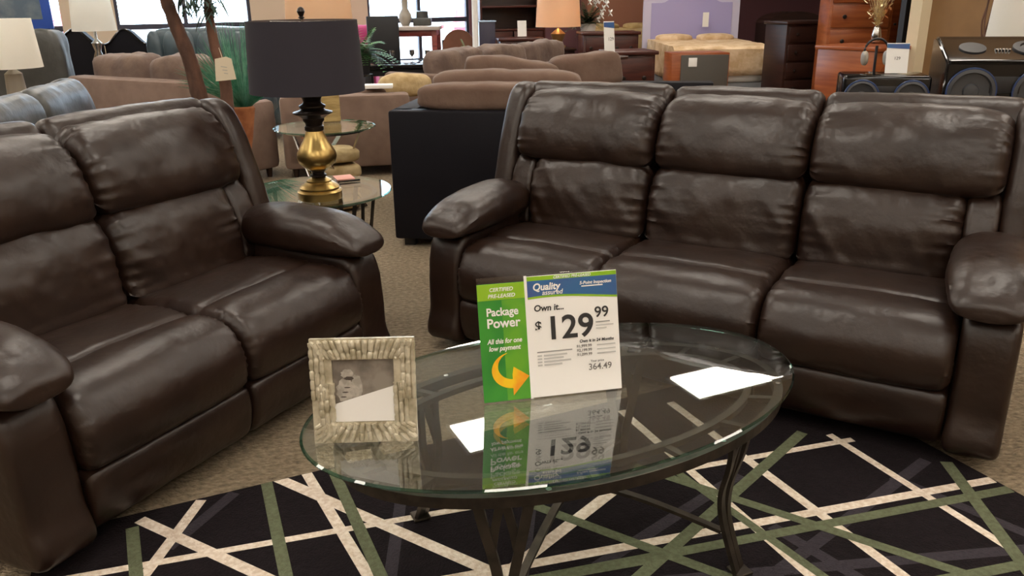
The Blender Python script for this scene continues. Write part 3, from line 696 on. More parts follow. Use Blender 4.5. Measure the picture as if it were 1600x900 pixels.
# ------------------------------------------------------------------ background seating
def plain_sofa(label, loc, rz, Wd, m, mc, ncush, hb=.80, name='fabric_sofa', cat='sofa', depth=.92, pil=None, armh=.62, cush_h=1.0, armw=.2, lean_=.2):
    """origin at back-left-bottom seen from behind: x along the back, y towards the front of the sofa"""
    t = thing(name, label, cat, loc, rz)
    box('back', (Wd/2, .10, (hb+.08)/2), (Wd, .20, hb-.08), m, t, .035)
    box('base', (Wd/2, depth/2+.05, .23), (Wd-.04, depth-.1, .30), m, t, .03)
    for x in (armw/2, Wd-armw/2): box('arm', (x, depth/2, (armh+.08)/2), (armw, depth, armh-.08), m, t, .05)
    cw = (Wd-2*armw)/ncush
    for i in range(ncush):
        x = armw+cw*(i+.5)
        soft_o('seat_cushion', (x, .56, .43), (cw-.01, .70, .17), mc, t, p=5, seed=i)
        soft_o('back_cushion', (x, .29, (cush_h+.47)/2), (cw+.01, .26, cush_h-.45), mc, t, rot=Matrix.Rotation(lean_*-.6, 3, 'X'), p=5.5, wr=.03, seed=i+5, freq=6)
    for x in (.08, Wd-.08):
        for y in (.08, depth-.08): lathe_o('foot', [(.02, 0), (.03, .085)], M_DARKWOOD, t, (x, y, 0), 12)
    return t
def two(px0, y0, px1, y1, z):      # world points and yaw of a line at height z
    a_, b2 = pz(px0, y0, z), pz(px1, y1, z); return a_, b2, math.atan2(b2.y-a_.y, b2.x-a_.x), (b2-a_).length
a_, b2, an, ln = two(101, 119, 319, 131, .85)
plain_sofa('taupe loveseat with two puffy brown back cushions behind the grey leather loveseat', (a_.x, a_.y, 0), an, ln, M_TAUPEFAB, M_DKCUSH, 2, hb=.85, name='fabric_loveseat', cush_h=1.02, armw=.12, armh=.66, lean_=.0, depth=.72)
a_ = at(436, 168, 6.98); b2 = at(640, 148, 7.15); an = math.atan2(b2.y-a_.y, b2.x-a_.x)
plain_sofa('taupe fabric loveseat with its back to the rear glass end table', (a_.x, a_.y, 0), an, (b2-a_).xy.length, M_TAUPEFAB, M_TAUPEFAB, 2, hb=.69, depth=.78, name='fabric_loveseat', cush_h=.70, armw=.2, armh=.60)
bm = bmesh.new(); P = at(640, 146, 7.6); soft(bm, (P.x-.04, P.y+.05, .715), (.5, .2, .20), RZ(.35), wr=.02, seed=3); tag(link('throw_pillow', bm, M_TANFAB), 'tan throw pillow lying on the taupe loveseat beside the brown sofa', 'pillow')
P = at(590, 151, 7.18); tag(box('booklet', (P.x, P.y+.1, .742), (.24, .14, .03), M_WHITE, None, .003, RZ(.1)), 'white booklet lying on the back of the taupe loveseat behind the charcoal lamp', 'booklet')
P = at(452, 158, 6.9); tag(box('paper_box', (P.x, P.y+.16, .775), (.16, .12, .14), mat('pale_card', (196, 186, 172), .7), None, .006, RZ(.2)), 'pale square box on the taupe loveseat left of the brass lamp neck', 'box')
for k in range(4):
    bm = bmesh.new(); soft(bm, (E2.x+.05, E2.y, .06+.112*k), (.34, .30, .104), RZ(.2+.1*k), p=4, wr=.012, seed=k+20)
    tag(link('folded_blanket', bm, M_TANFAB), 'folded beige blanket in the pile under the rear glass end table, %s' % ['bottom of four', 'second from the bottom', 'third from the bottom', 'topmost'][k], 'blanket', 'folded blankets under the rear end table')
P = pz(545, 285, .6); bm = bmesh.new(); sweep(bm, [(P.x-.05, P.y-.02, .606), (P.x+.05, P.y+.03, .606)], .005, seg=10, radii=[.6, 1]); tag(link('pen', bm, M_BLACK), 'black pen lying on the glass end table right of the brass lamp', 'pen')
P = pz(535, 281, .6); tag(box('notepad', (P.x+.0, P.y+.04, .6035), (.09, .11, .006), mat('salmon_paper', (206, 150, 136), .7), None, .001, RZ(.4)), 'salmon notepad on the glass end table behind the brass lamp foot', 'notepad')
# black-sided sofa with brown cushions
a_ = pz(618, 378, .03); t = thing('two_tone_sofa', 'black leather framed sofa with brown fabric cushions left of the big brown sofa', 'sofa', (a_.x, a_.y, 0), math.radians(-9))
box('side_panel', (1.0, .06, .44), (2.0, .12, .78), M_BLACKLEA, t, .015); box('back', (.07, .9, .44), (.14, 1.7, .78), M_BLACKLEA, t, .015)
box('base', (1.0, .95, .2), (1.9, 1.7, .26), M_BLACKLEA, t, .02); box('side_panel', (1.0, 1.8, .44), (2.0, .12, .78), M_BLACKLEA, t, .015)
for i in range(2): soft_o('seat_cushion', (.75+.0, .55+.75*i, .42), (1.2, .74, .2), M_BROWNFAB, t, p=5, seed=i)
soft_o('arm_cushion', (.78, .17, .90), (1.25, .26, .16), M_BROWNFAB, t, p=5, n=14, wr=.02, seed=2)
soft_o('arm_cushion', (.66, .34, .93), (.90, .22, .22), M_BROWNFAB, t, p=4.5, n=14, wr=.02, seed=9)
for x in (.08, 1.9):
    for y in (.08, 1.75): box('foot', (x, y, .030), (.07, .07, .06), M_BLACKMAT, t, .004)
for px, py, Y_, sz, rz, s_, lab in ((800, 116, 5.75, (.66, .2, .22), .2, 3, 'flat brown throw pillow on the black-framed sofa, left of two'), (915, 112, 5.95, (.50, .2, .26), .1, 8, 'flat brown throw pillow on the black-framed sofa, right of two')):
    P = at(px, py, Y_); bm = bmesh.new(); soft(bm, P, sz, RZ(rz) @ Matrix.Rotation(.12 if px < 850 else -.1, 3, 'Y'), p=4.5, n=14, wr=.02, seed=s_); tag(link('throw_pillow', bm, M_BROWNFAB), lab, 'pillow', 'brown pillows on the black-framed sofa')
# long brown sofa beyond it
a_ = at(697, 118, 8.05); b2 = at(905, 88, 10.0); an = math.atan2(b2.y-a_.y, b2.x-a_.x)
plain_sofa('long brown microfiber sofa with three puffy back cushions beyond the black-framed sofa', (a_.x, a_.y, 0), an, (b2-a_).xy.length+.1, M_BROWNFAB, M_DKCUSH, 3, hb=.75, cush_h=.96, armw=.12, armh=.76, lean_=0, depth=.84)
# leather pieces by the window
def club(label, px, py_top, Y_, Wd, m, rz=0, ncol=0, H_=None, name='leather_armchair', cat='armchair'):
    P = at(px, py_top, Y_); H_ = P.z; t = thing(name, label, cat, (P.x, P.y, 0), rz)
    soft_o('backrest', (0, 0, H_/2+.12), (Wd, .28, H_-.24), m, t, p=7, wr=.02, n=14, seed=px)
    box('base', (0, .4, .25), (Wd-.1, .8, .30), m, t, .04)
    for s_ in (-1, 1): soft_o('arm', (s_*(Wd/2-.09), .42, .40), (.2, .85, .5), m, t, p=4, seed=s_)
    soft_o('seat_cushion', (0, .46, .45), (Wd-.36, .66, .18), m, t, p=4)
    if ncol:
        for i in range(ncol):
            x = -Wd/2+Wd*(i+.5)/ncol; soft_o('tufted_panel', (x, -.10, H_-.28), (Wd/ncol*1.02, .16, .50), m, t, p=2.6, wr=.012, seed=i)
    for sx in (-1, 1):
        for y in (-.05, .72): box('foot', (sx*(Wd/2-.08), y, .05), (.05, .05, .10), M_BLACKMAT, t)
    return t
club('dark grey leather recliner chair beside the left ivory-shaded lamp', 26, 46, 7.55, .76, M_GREYLEA, .15)
club('magenta upholstered armchair right of the charcoal lampshade', 556, 40, 11.7, .46, mat('magenta_fabric', (176, 56, 112), .7, bump=(60, .2, .003)), .1, name='upholstered_armchair')
club('tufted blue-grey leather sofa standing by the window behind the tree trunks', 325, 42, 9.0, 1.25, M_TEALLEA, -.05, 7, name='tufted_sofa', cat='sofa')
def camel(label, px, Y_, wpx):
    P = at(px, 46, Y_); Wd = wpx/1290*Y_*.94; t = thing('camelback_chair', label, 'chair', (P.x, P.y, 0), .05, 'black camelback chairs near the window'); H_ = P.z
    poly = []
    for i in range(25):
        u = i/24; poly.append((-Wd/2+Wd*u, 0, H_-.16+.16*math.sin(PI*u)**2))
    bm = bmesh.new(); prism(bm, [(-Wd/2, 0, .12)]+poly+[(Wd/2, 0, .12)], .12, Vector((0, 1, 0))); link('backrest', bm, M_BLACKLEA, t)
    bm = bmesh.new(); sweep(bm, [Vector(p)+Vector((0, -.005, 0)) for p in poly], .012, seg=8); link('top_trim', bm, M_BLACK, t)
    soft_o('seat', (0, .42, .40), (Wd*.9, .6, .22), M_BLACKLEA, t, p=4)
    for sx in (-1, 1):
        for y in (.06, .66): 
            bm = bmesh.new(); bx(bm, (sx*(Wd/2-.05), y, .16), (.05, .05, .32), .004); link('leg', bm, M_DARKWOOD, t)
camel('black camelback chair near the window, left of the pair', 115, 9.4, 72); camel('black camelback chair near the window, right of the pair', 193, 9.6, 66)

# background lamps and their tables
def drum_table(label, c, h, r_, m, name='side_table'):
    t = thing(name, label, 'table', (c.x, c.y, 0), 0)
    lathe_o('table_top', [(r_, h-.03), (r_, h)], m, t, seg=32); lathe_o('pedestal', [(r_*.7, 0), (r_*.65, .03), (.05, .10), (.045, h*.5), (.06, h-.06), (r_*.6, h-.03)], m, t, seg=24)
P = at(12, 97, 5.3); drum_table('dark round side table under the left ivory-shaded lamp', P, .62, .30, M_BROWNWOOD)
t = simple_lamp('grey ceramic table lamp with an ivory drum shade at the left edge', (P.x+.02, P.y, .6205), [(.09, 0), (.10, .02), (.055, .06), (.06, .25), (.05, .42), (.014, .45), (.012, .52)], (.175, .155, .455, .745), M_SHC, mat('grey_ceramic', (150, 142, 130), .4, bump=(20, .1, .004)))
P = at(150, 60, 8.8); drum_table('small dark side table under the crystal column lamp', P, .60, .28, M_DARKWOOD)
simple_lamp('crystal column table lamp with a large beige shade between the black chairs', (P.x, P.y, .6005), [(.09, 0), (.09, .03), (.05, .05), (.06, .15), (.035, .22), (.06, .30), (.03, .38), (.05, .46), (.014, .50), (.012, .60)], (.21, .185, .58, .92), M_SHW, M_CHROME)
P = at(872, 58, 11.5)
t = thing('side_table', 'low wooden cabinet under the peach-shaded lamp behind the brown sofa', 'table', (P.x, P.y, 0), .2)
box('body', (0, 0, .42), (.36, .40, .70), M_DARKWOOD, t, .01); box('table_top', (0, 0, .785), (.40, .44, .03), M_DARKWOOD, t, .008); box('plinth', (0, 0, .035), (.34, .38, .07), M_BLACKMAT, t); box('drawer', (0, -.205, .64), (.32, .02, .2), M_CHERRY, t); lathe_o('knob', [(.012, 0), (.012, .02)], M_CHROME, t, (0, -.22, .64), 12)
t = simple_lamp('gold urn table lamp with a glowing peach drum shade behind the brown sofa', (P.x, P.y, .8005), [(.10, 0), (.10, .03), (.04, .05), (.08, .12), (.10, .18), (.04, .23), (.014, .25), (.012, .36)], (.30, .27, .27, .72), M_SHO, mat('gold_resin', (176, 140, 92), .35, .6, bump=(20, .1, .004)), 26)

# trees, grass and ferns
def trunk(bm, pts, r0, r1):
    c = curve(pts, 8); n_ = len(c)
    sweep(bm, c, 1, seg=10, radii=[(r0+(r1-r0)*i/(n_-1))*(1+.12*noise.noise(Vector((i*.5, r0*90, 0)))) for i in range(n_)])
def leaf(bm, p, d, ln, wd, mi=0, droop=.3, n=4, nrm=Vector((0, 0, 1))):
    d = d.normalized(); sdv = d.cross(nrm if abs(d.dot(nrm)) < .9 else Vector((1, 0, 0))).normalized(); prev = None
    for i in range(n+1):
        t_ = i/n; c = p+d*ln*t_+Vector((0, 0, -droop*ln*t_*t_)); w_ = wd*math.sin(PI*min(.98, .08+t_*.9))**.8/2
        a2, b3 = bm.verts.new(c-sdv*w_), bm.verts.new(c+sdv*w_)
        if prev: f = bm.faces.new((prev[0], prev[1], b3, a2)); f.material_index = mi
        prev = (a2, b3)
Yt = 5.0
tr_ = thing('artificial_tree', 'artificial tree with two leaning brown trunks behind the brown loveseat', 'tree', at(345, 250, Yt)*1, 0); tr_.location.z = 0
B = tr_.location.copy()
def rel(px, py, Y_=Yt): return at(px, py, Y_)-B
bm = bmesh.new(); pl0 = [rel(362, 300)*1]; base = Vector((.05, 0, .12))
trunk(bm, [base, rel(352, 245), rel(318, 170), rel(297, 95), rel(275, 40), rel(256, -10), rel(240, -60)], .055, .03); link('trunk', bm, M_BARK, tr_)
bm = bmesh.new(); trunk(bm, [base+Vector((.03, .02, 0)), rel(358, 200), rel(352, 130), rel(335, 70), rel(326, 15), rel(322, -50)], .045, .018); link('trunk', bm, M_BARK, tr_)
lathe_o('pot', [(.13, 0), (.16, .05), (.19, .26), (.18, .28), (.15, .24), (.12, .05)], M_TERRA, tr_, (.05, 0, 0), 28)
bm = bmesh.new(); rn = random.Random(3)
for c_, n_, sp in ((rel(325, 5), 70, .10), (rel(290, 0), 40, .09), (rel(250, -50), 80, .16), (rel(325, -60), 120, .2)):
    for i in range(n_):
        d_ = Vector((rn.uniform(-1, 1), rn.uniform(-1, 1), rn.uniform(-1, .4))); leaf(bm, c_+Vector([rn.gauss(0, sp*.35) for _ in range(3)]), d_, rn.uniform(.06, .13), .014, 0, .3)
link('foliage', bm, mat('dark_green_leaf', (52, 78, 66), .5, var=((84, 104, 96), 12, 3)), tr_, False)
P = rel(345, 92, 4.9); bm = bmesh.new(); prism(bm, [P+Vector((x, 0, z)) for x, z in ((-.045, -.125), (.075, -.115), (.060, .0), (.03, .012), (-.035, .0))], .002, Vector((0, 1, 0)))
sweep(bm, [P+Vector((.01, 0, .0)), P+Vector((-.01, .02, .06))], .0015, seg=5)
o = link('price_tag', bm, mat('manila_tag', (222, 208, 182), .7), tr_, False); o['label'] = 'cream paper tag hanging from the trunk'
bm = bmesh.new()
for k in range(3): bx(bm, P+Vector((.012+.004*k, -.0015, -.045-.018*k)), (.034-.006*k, .001, .003), 0, Matrix.Rotation(.15, 3, 'Y'))
link('ink_strokes', bm, M_GINK, o, False)
def plume(label, cx_, cy_, z, n_, hh, spread, m, pot, potm, name='potted_grass', lo=None, stand=None):
    t = thing(name, label, 'plant', (cx_, cy_, stand or 0), 0)
    lathe_o('pot', pot, potm, t, seg=28)
    bm = bmesh.new(); rr = random.Random(n_)
    for i in range(n_):
        an_ = rr.uniform(0, 2*PI); s_ = rr.random()**.8*spread; d_ = Vector((math.cos(an_)*s_, math.sin(an_)*s_, 1)); leaf(bm, Vector((math.cos(an_)*.03, math.sin(an_)*.03, z)), d_, hh*rr.uniform(.65, 1.05)/(1+.15*s_), .006, 0, .28*s_, 6, nrm=Vector((math.cos(an_+1), math.sin(an_+1), 0)))
    link('blades', bm, m, t, False); return t
P = at(388, 232, 5.5)
plume('green ornamental grass in a tall orange clay pot beside the artificial tree', P.x, P.y, .78, 520, .60, 1.15, M_GRASS, [(.10, 0), (.10, .015), (.018, .03), (.018, .50), (.04, .60), (.058, .70), (.075, .79), (.06, .80), (.045, .70)], M_TERRA)
def fern(label, px, py, Y_, n_, ln, stand_h, base_r=.12, flowers=0, m=M_GREEN, seed=1, sp=.1):
    P = at(px, py, Y_); t = thing('potted_fern' if not flowers else 'potted_flower', label, 'plant', (P.x, P.y, 0), 0)
    z = P.z; lathe_o('pot', [(base_r*.7, stand_h), (base_r, stand_h+.2), (base_r*.85, stand_h+.2), (base_r*.6, stand_h+.03)], M_BLACKMAT if not flowers else M_WHITE, t, seg=24)
    if stand_h > .05: lathe_o('stand', [(.14, 0), (.14, .02), (.03, .04), (.03, stand_h-.03), (.12, stand_h)], M_BLACKMAT, t, seg=20)
    bm = bmesh.new(); rr = random.Random(seed)
    for i in range(n_):
        an_ = rr.uniform(0, 2*PI); el = rr.uniform(.1, 1.3); d_ = Vector((math.cos(an_)*math.cos(el), math.sin(an_)*math.cos(el), math.sin(el))); p0 = Vector((0, 0, stand_h+.2)); L_ = ln*rr.uniform(.7, 1.1)
        for k in range(12):
            t_ = (k+1)/12; c_ = p0+d_*L_*t_+Vector((0, 0, -.6*L_*t_*t_*math.cos(el)))
            sd_ = d_.cross(Vector((0, 0, 1))).normalized()
            for s2 in (-1, 1): leaf(bm, c_, sd_*s2+d_*.5, ln*.26*(1.1-t_*.8), ln*.07, 0, .2, 2)
    link('fronds', bm, m, t, False)
    if flowers:
        bm = bmesh.new()
        for i in range(flowers):
            d_ = Vector((rr.gauss(0, 1), rr.gauss(0, 1), rr.gauss(.4, .8))).normalized()*ln*rr.uniform(.6, 1); c_ = Vector((0, 0, stand_h+.35))+d_
            for k in range(6): leaf(bm, c_, Vector((math.cos(k*1.05), math.sin(k*1.05)*.5, math.sin(k*2.1))), .06, .04, 0, 0, 3)
        link('blossoms', bm, M_WHITE, t, False)
fern('bright green fern on a black stand right of the charcoal lampshade', 562, 75, 9.0, 44, .42, .70, seed=4)
fern('small green fern near the white post by the window', 728, 68, 10.4, 20, .28, .55, seed=6)
fern('white flowering plant beside the glowing peach lampshade', 919, 28, 12.3, 60, .36, .88, flowers=26, m=mat('deep_green_leaf', (44, 84, 50), .5), seed=8)

# ------------------------------------------------------------------ dining area by the window
def pub_table(label, px, py, Y_, Wd, D_, h, m_top, m_leg, rz=0, name='dining_table'):
    P = at(px, py, Y_); t = thing(name, label, 'table', (P.x, P.y, 0), rz)
    box('table_top', (0, 0, h-.025), (Wd, D_, .05), m_top, t, .006); box('apron', (0, 0, h-.09), (Wd-.12, D_-.12, .08), m_leg, t, .004)
    for sx in (-1, 1):
        for sy in (-1, 1): box('leg', (sx*(Wd/2-.08), sy*(D_/2-.08), (h-.05)/2), (.07, .07, h-.05), m_leg, t, .006)
    return t
M_REDWOOD = mat('red_mahogany', (150, 66, 58), .35, var=((120, 48, 42), 4, 4, (1, 1, 8)))
pub_table('counter height dining table with red wood legs by the window', 645, 33, 11.8, .78, .78, 1.10, mat('pale_table_top', (196, 184, 176), .2), M_REDWOOD)
P = at(645, 33, 11.8); tag(lathe_o('vase', [(.05, 1.1005), (.09, 1.18), (.085, 1.24), (.04, 1.32), (.045, 1.40), (.03, 1.62), (.04, 1.66)], mat('grey_ceramic', (150, 142, 130), .4), None, (P.x-.10, P.y, 0), 24), 'tall grey bottle vase on the counter height dining table', 'vase')
o = thing('hat_box', 'grey lidded box on the counter height dining table beside the vase', 'box', (P.x+.13, P.y, 1.1005)); box('body', (0, 0, .05), (.24, .2, .10), M_GREYLEA, o, .01); bm = bmesh.new(); lathe(bm, [(.085, .10), (.08, .18), (.06, .19)], (0, 0, 0), 20); link('lid', bm, M_GREYLEA, o)
def dchair(label, px, py, Y_, rz, m, h=None, loc=None):
    P = at(px, py, Y_); h = P.z; t = thing('dining_chair', label, 'chair', (P.x, P.y, 0), rz, 'black dining chairs by the window')
    box('backrest', (0, 0, h-.30), (.40, .05, .60), m, t, .012); box('seat', (0, .21, .60), (.42, .42, .08), m, t, .02)
    for sx in (-1, 1):
        for y in (0, .38): box('leg', (sx*.18, y, .285 if y else h*.3), (.04, .04, .57 if y else h*.6), m, t, .004)
    box('footrest', (0, .38, .22), (.34, .03, .03), m, t, .004)
dchair('tall black dining chair at the left of the counter height table', 597, 25, 10.9, .2, M_BLACKMAT); dchair('tall black dining chair at the right of the counter height table', 712, 62, 12.0, -.3, M_BLACKMAT)
P = at(716, 46, 10.8); t = thing('round_back_chair', 'brown chair with a rounded back near the white post', 'chair', (P.x, P.y, 0), 0)
bm = bmesh.new(); prism(bm, [(.20*math.cos(PI*i/16), 0, P.z-.2+.2*math.sin(PI*i/16)) for i in range(17)]+[(-.2, 0, .5), (.2, 0, .5)], .06, Vector((0, 1, 0))); link('backrest', bm, M_BROWNWOOD, t)
box('seat', (0, .25, .47), (.44, .48, .07), M_BROWNWOOD, t, .02)
for sx in (-1, 1):
    for y in (.03, .44): box('leg', (sx*.18, y, .225), (.045, .045, .45), M_BROWNWOOD, t)
pub_table('black dining table behind the charcoal lampshade', 628, 100, 10.2, .95, .7, .73, M_BLACK, M_BLACKMAT, .1)
P = at(628, 100, 10.2)
for i, (dx, dy) in enumerate(((-.28, 0), (-.1, -.05), (.12, .05), (.32, -.1))):
    bm = bmesh.new(); lathe(bm, [(.028, 0), (.03, .004), (.004, .01), (.004, .06), (.03, .09), (.032, .14), (.029, .14), (.028, .092)], (P.x+dx, P.y+dy, .7305), 16)
    tag(link('drinking_glass', bm, M_CHROME), 'silvery stemmed glass on the black dining table, %s' % ['leftmost of four', 'second of four from the left', 'third of four from the left', 'rightmost of four'][i], 'glass', 'glasses on the black dining table')
dchair('black dining chair tucked at the black dining table', 664, 92, 11.05, PI, M_BLACKMAT)
# slim white post
P = at(742, 20, 9.9); t = thing('floor_lamp', 'slim white floor pole standing by the dark window frame', 'floor lamp', (P.x, P.y, 0), 0)
lathe_o('pole', [(.035, .03), (.035, 1.9)], M_WHITE, t, seg=20); lathe_o('base', [(.15, 0), (.15, .02), (.04, .035)], M_WHITE, t, seg=28); shade('lamp_shade', .2, .15, 1.85, 2.1, M_SHW, t); bm = bmesh.new(); sweep(bm, [(-.17, 0, 1.9), (.17, 0, 1.9)], .004, seg=6); link('shade_spider', bm, M_CHROME, t)

# ------------------------------------------------------------------ case furniture
def chest(label, c, rz, Wd, D_, h, m, rows, cols=1, name='chest_of_drawers', cat='chest', knob=M_BRONZE, mside=None, mf=None):
    """front at -y"""
    t = thing(name, label, cat, (c.x, c.y, 0), rz)
    box('carcass', (0, 0, h/2+.03), (Wd, D_, h-.10), mside or m, t, .006); box('top', (0, -.01, h-.01), (Wd+.05, D_+.05, .035), m, t, .008); box('plinth', (0, .0, .045), (Wd+.02, D_+.01, .09), m, t, .006)
    hh = (h-.14)/rows; ww = (Wd-.04)/cols
    for i in range(rows):
        for j in range(cols):
            x = -Wd/2+.02+ww*(j+.5); z = .10+hh*(i+.5); d_ = box('drawer', (x, -D_/2-.006, z), (ww-.02, .024, hh-.025), mf or m, t, .006)
            for s_ in (-1, 1):
                bm = bmesh.new(); lathe(bm, [(.022, 0), (.022, .004), (.010, .01), (.014, .024)], (0, 0, 0), 14); bmesh.ops.transform(bm, matrix=Matrix.Translation((x+s_*ww*.27, -D_/2-.018, z)) @ Matrix.Rotation(PI/2, 4, 'X'), verts=bm.verts); link('knob', bm, knob, d_)
    return t
P = at(1338, 0, 9.3); chest('tall honey pine chest of drawers at the right, in front of the armoire', P, -.12, .64, .45, 1.62, M_ORANGEWOOD, 6, mf=M_ORANGEWOOD)
P = at(1350, 72, 7.9); chest('low honey pine chest with its plain side facing the sofa', Vector((P.x, P.y, 0)), PI/2+.55, .62, .50, P.z+.0, M_ORANGEWOOD, 4)
P = at(1400, 5, 9.9); t = thing('armoire', 'tall reddish pine armoire behind the honey pine chest', 'armoire', (P.x, P.y, 0), -.2)
box('carcass', (0, 0, 1.0), (.75, .55, 2.0), mat('red_pine', (132, 60, 34), .35, var=((110, 46, 26), 4, 4, (1, 1, 8))), t, .01)
for s_ in (-1, 1): d_ = box('door', (s_*.18, -.28, 1.1), (.34, .03, 1.6), M_ORANGEWOOD, t, .008); lathe_o('knob', [(.015, 0), (.015, .02)], M_BRONZE, d_, (s_*.05, -.31, 1.1), 12)
box('cornice', (0, 0, 2.02), (.82, .62, .06), M_ORANGEWOOD, t, .01)
# silver blossoms on the low chest
P = at(1368, 66, 7.7); t = thing('silver_branches', 'spray of shiny silver branches standing on the low honey pine chest', 'decoration', (P.x, P.y, P.z), 0)
lathe_o('vase', [(.03, 0), (.045, .05), (.03, .12), (.02, .14)], M_CHROME, t, seg=20); bm = bmesh.new(); rr = random.Random(5)
for i in range(30):
    d_ = Vector((rr.uniform(-.35, .35), rr.uniform(-.3, .3), 1)); q = [Vector((0, 0, .12)), Vector((0, 0, .12))+d_*.25, Vector((0, 0, .12))+d_*.5+Vector((d_.x*.3, 0, 0))]; sweep(bm, q, .002, seg=4)
    for k in range(6): leaf(bm, q[0].lerp(q[2], rr.random()), Vector((rr.uniform(-1, 1), rr.uniform(-1, 1), rr.uniform(-.3, 1))), .06, .025, 0, 0, 2)
link('branches', bm, mat('champagne_foil', (226, 208, 168), .25, .8), t, False)
# dark dresser with arched mirror
P = at(1246, 33, 10.1); chest('dark espresso dresser right of the lavender headboard', P, .3, .56, .42, P.z, M_DARKWOOD, 5)
P2 = at(1246, 18, 13.0); t = thing('arched_cabinet', 'dark wood cabinet with an arched top behind the espresso dresser', 'cabinet', (P2.x, P2.y, 0), .2)
bm = bmesh.new(); prism(bm, [(-.45, 0, 0), (.45, 0, 0)]+[(.45*math.cos(PI*i/14), 0, P2.z-.16+.16*math.sin(PI*i/14)) for i in range(15)], .4, Vector((0, 1, 0))); link('carcass', bm, M_DARKWOOD, t, False)
for s_ in (-1, 1): box('door', (s_*.2, -.012, .62), (.38, .024, .9), M_CHERRY, t, .006)
# burgundy column beside the beds, tall dark bookcase, hutch
P = at(1075, 10, 13.6); chest('tall dark wood highboy behind the beds', P, .2, .45, .4, 1.75, M_DARKWOOD, 6)
P = at(796, 10, 12.7); t = thing('hutch', 'dark cherry hutch with open shelves left of the peach lampshade', 'cabinet', (P.x, P.y, 0), .25)
box('back_panel', (0, .2, 1.05), (.95, .02, 2.0), M_DARKWOOD, t)
for s_ in (-1, 1): box('side_panel', (s_*.47, 0, 1.05), (.03, .4, 2.1), M_CHERRY, t)
for z in (.06, .55, 1.0, 1.32, 1.75, 2.08): box('shelf', (0, 0, z), (.92, .4, .03), M_CHERRY, t)
for s_ in (-1, 1): box('door', (s_*.23, -.205, .53), (.44, .02, .90), M_CHERRY, t, .006)
P = at(760, 34, 11.9); t = thing('black_pedestal', 'square dark pedestal with a pale glossy top beside the cherry hutch', 'pedestal', (P.x, P.y, 0), .1)
box('body', (0, 0, P.z/2), (.22, .22, P.z), mat('navy_lacquer', (44, 40, 62), .35), t, .004); box('top', (0, 0, P.z+.008), (.25, .25, .016), mat('pale_blue_glass', (190, 214, 240), .1), t, .003)
P = at(812, 57, 11.4); chest('cherry wood nightstand with a white price card standing on it', P, .1, .56, .42, P.z-.02, M_CHERRY, 4, name='nightstand')
def card(label, px, py, Y_, wd, hh, rz, tilt=.15, blue=False, base=None, grp=None):
    P = at(px, py, Y_); t = thing('price_card', label, 'sign', (P.x, P.y, P.z), rz, grp)
    R_ = Matrix.Rotation(-tilt, 3, 'X')
    def q(x, y, z): return R_ @ Vector((x, y, z))
    bm = bmesh.new(); prism(bm, [q(-wd/2, 0, 0), q(wd/2, 0, 0), q(wd/2, 0, hh), q(-wd/2, 0, hh)], .003, R_ @ Vector((0, 1, 0))); sh_ = link('sheet', bm, M_WHITE, t, False)
    bm = bmesh.new(); prism(bm, [q(-wd/2, .003, hh*.3), q(wd/2, .003, hh*.3), Vector((wd/2, .10, 0)), Vector((-wd/2, .10, 0))], .002, Vector((0, 1, 0))); link('holder', bm, M_ACRYL, t, False)
    if blue:
        bm = bmesh.new(); prism(bm, [q(-wd/2, -.002, hh*.84), q(wd/2, -.002, hh*.80), q(wd/2, -.002, hh*.97), q(-wd/2, -.002, hh*.97)], .001, R_ @ Vector((0, 1, 0))); link('header', bm, M_SBLUE, t, False)
        text('lettering', '129', hh*.14, q(-wd*.15, -.002, hh*.45), M_INK, t, (PI/2-tilt, 0, 0), .0003)
    return t
card('plain white price card on the cherry nightstand left of the peach lampshade', 816, 57, 11.35, .12, .20, .2, .1)

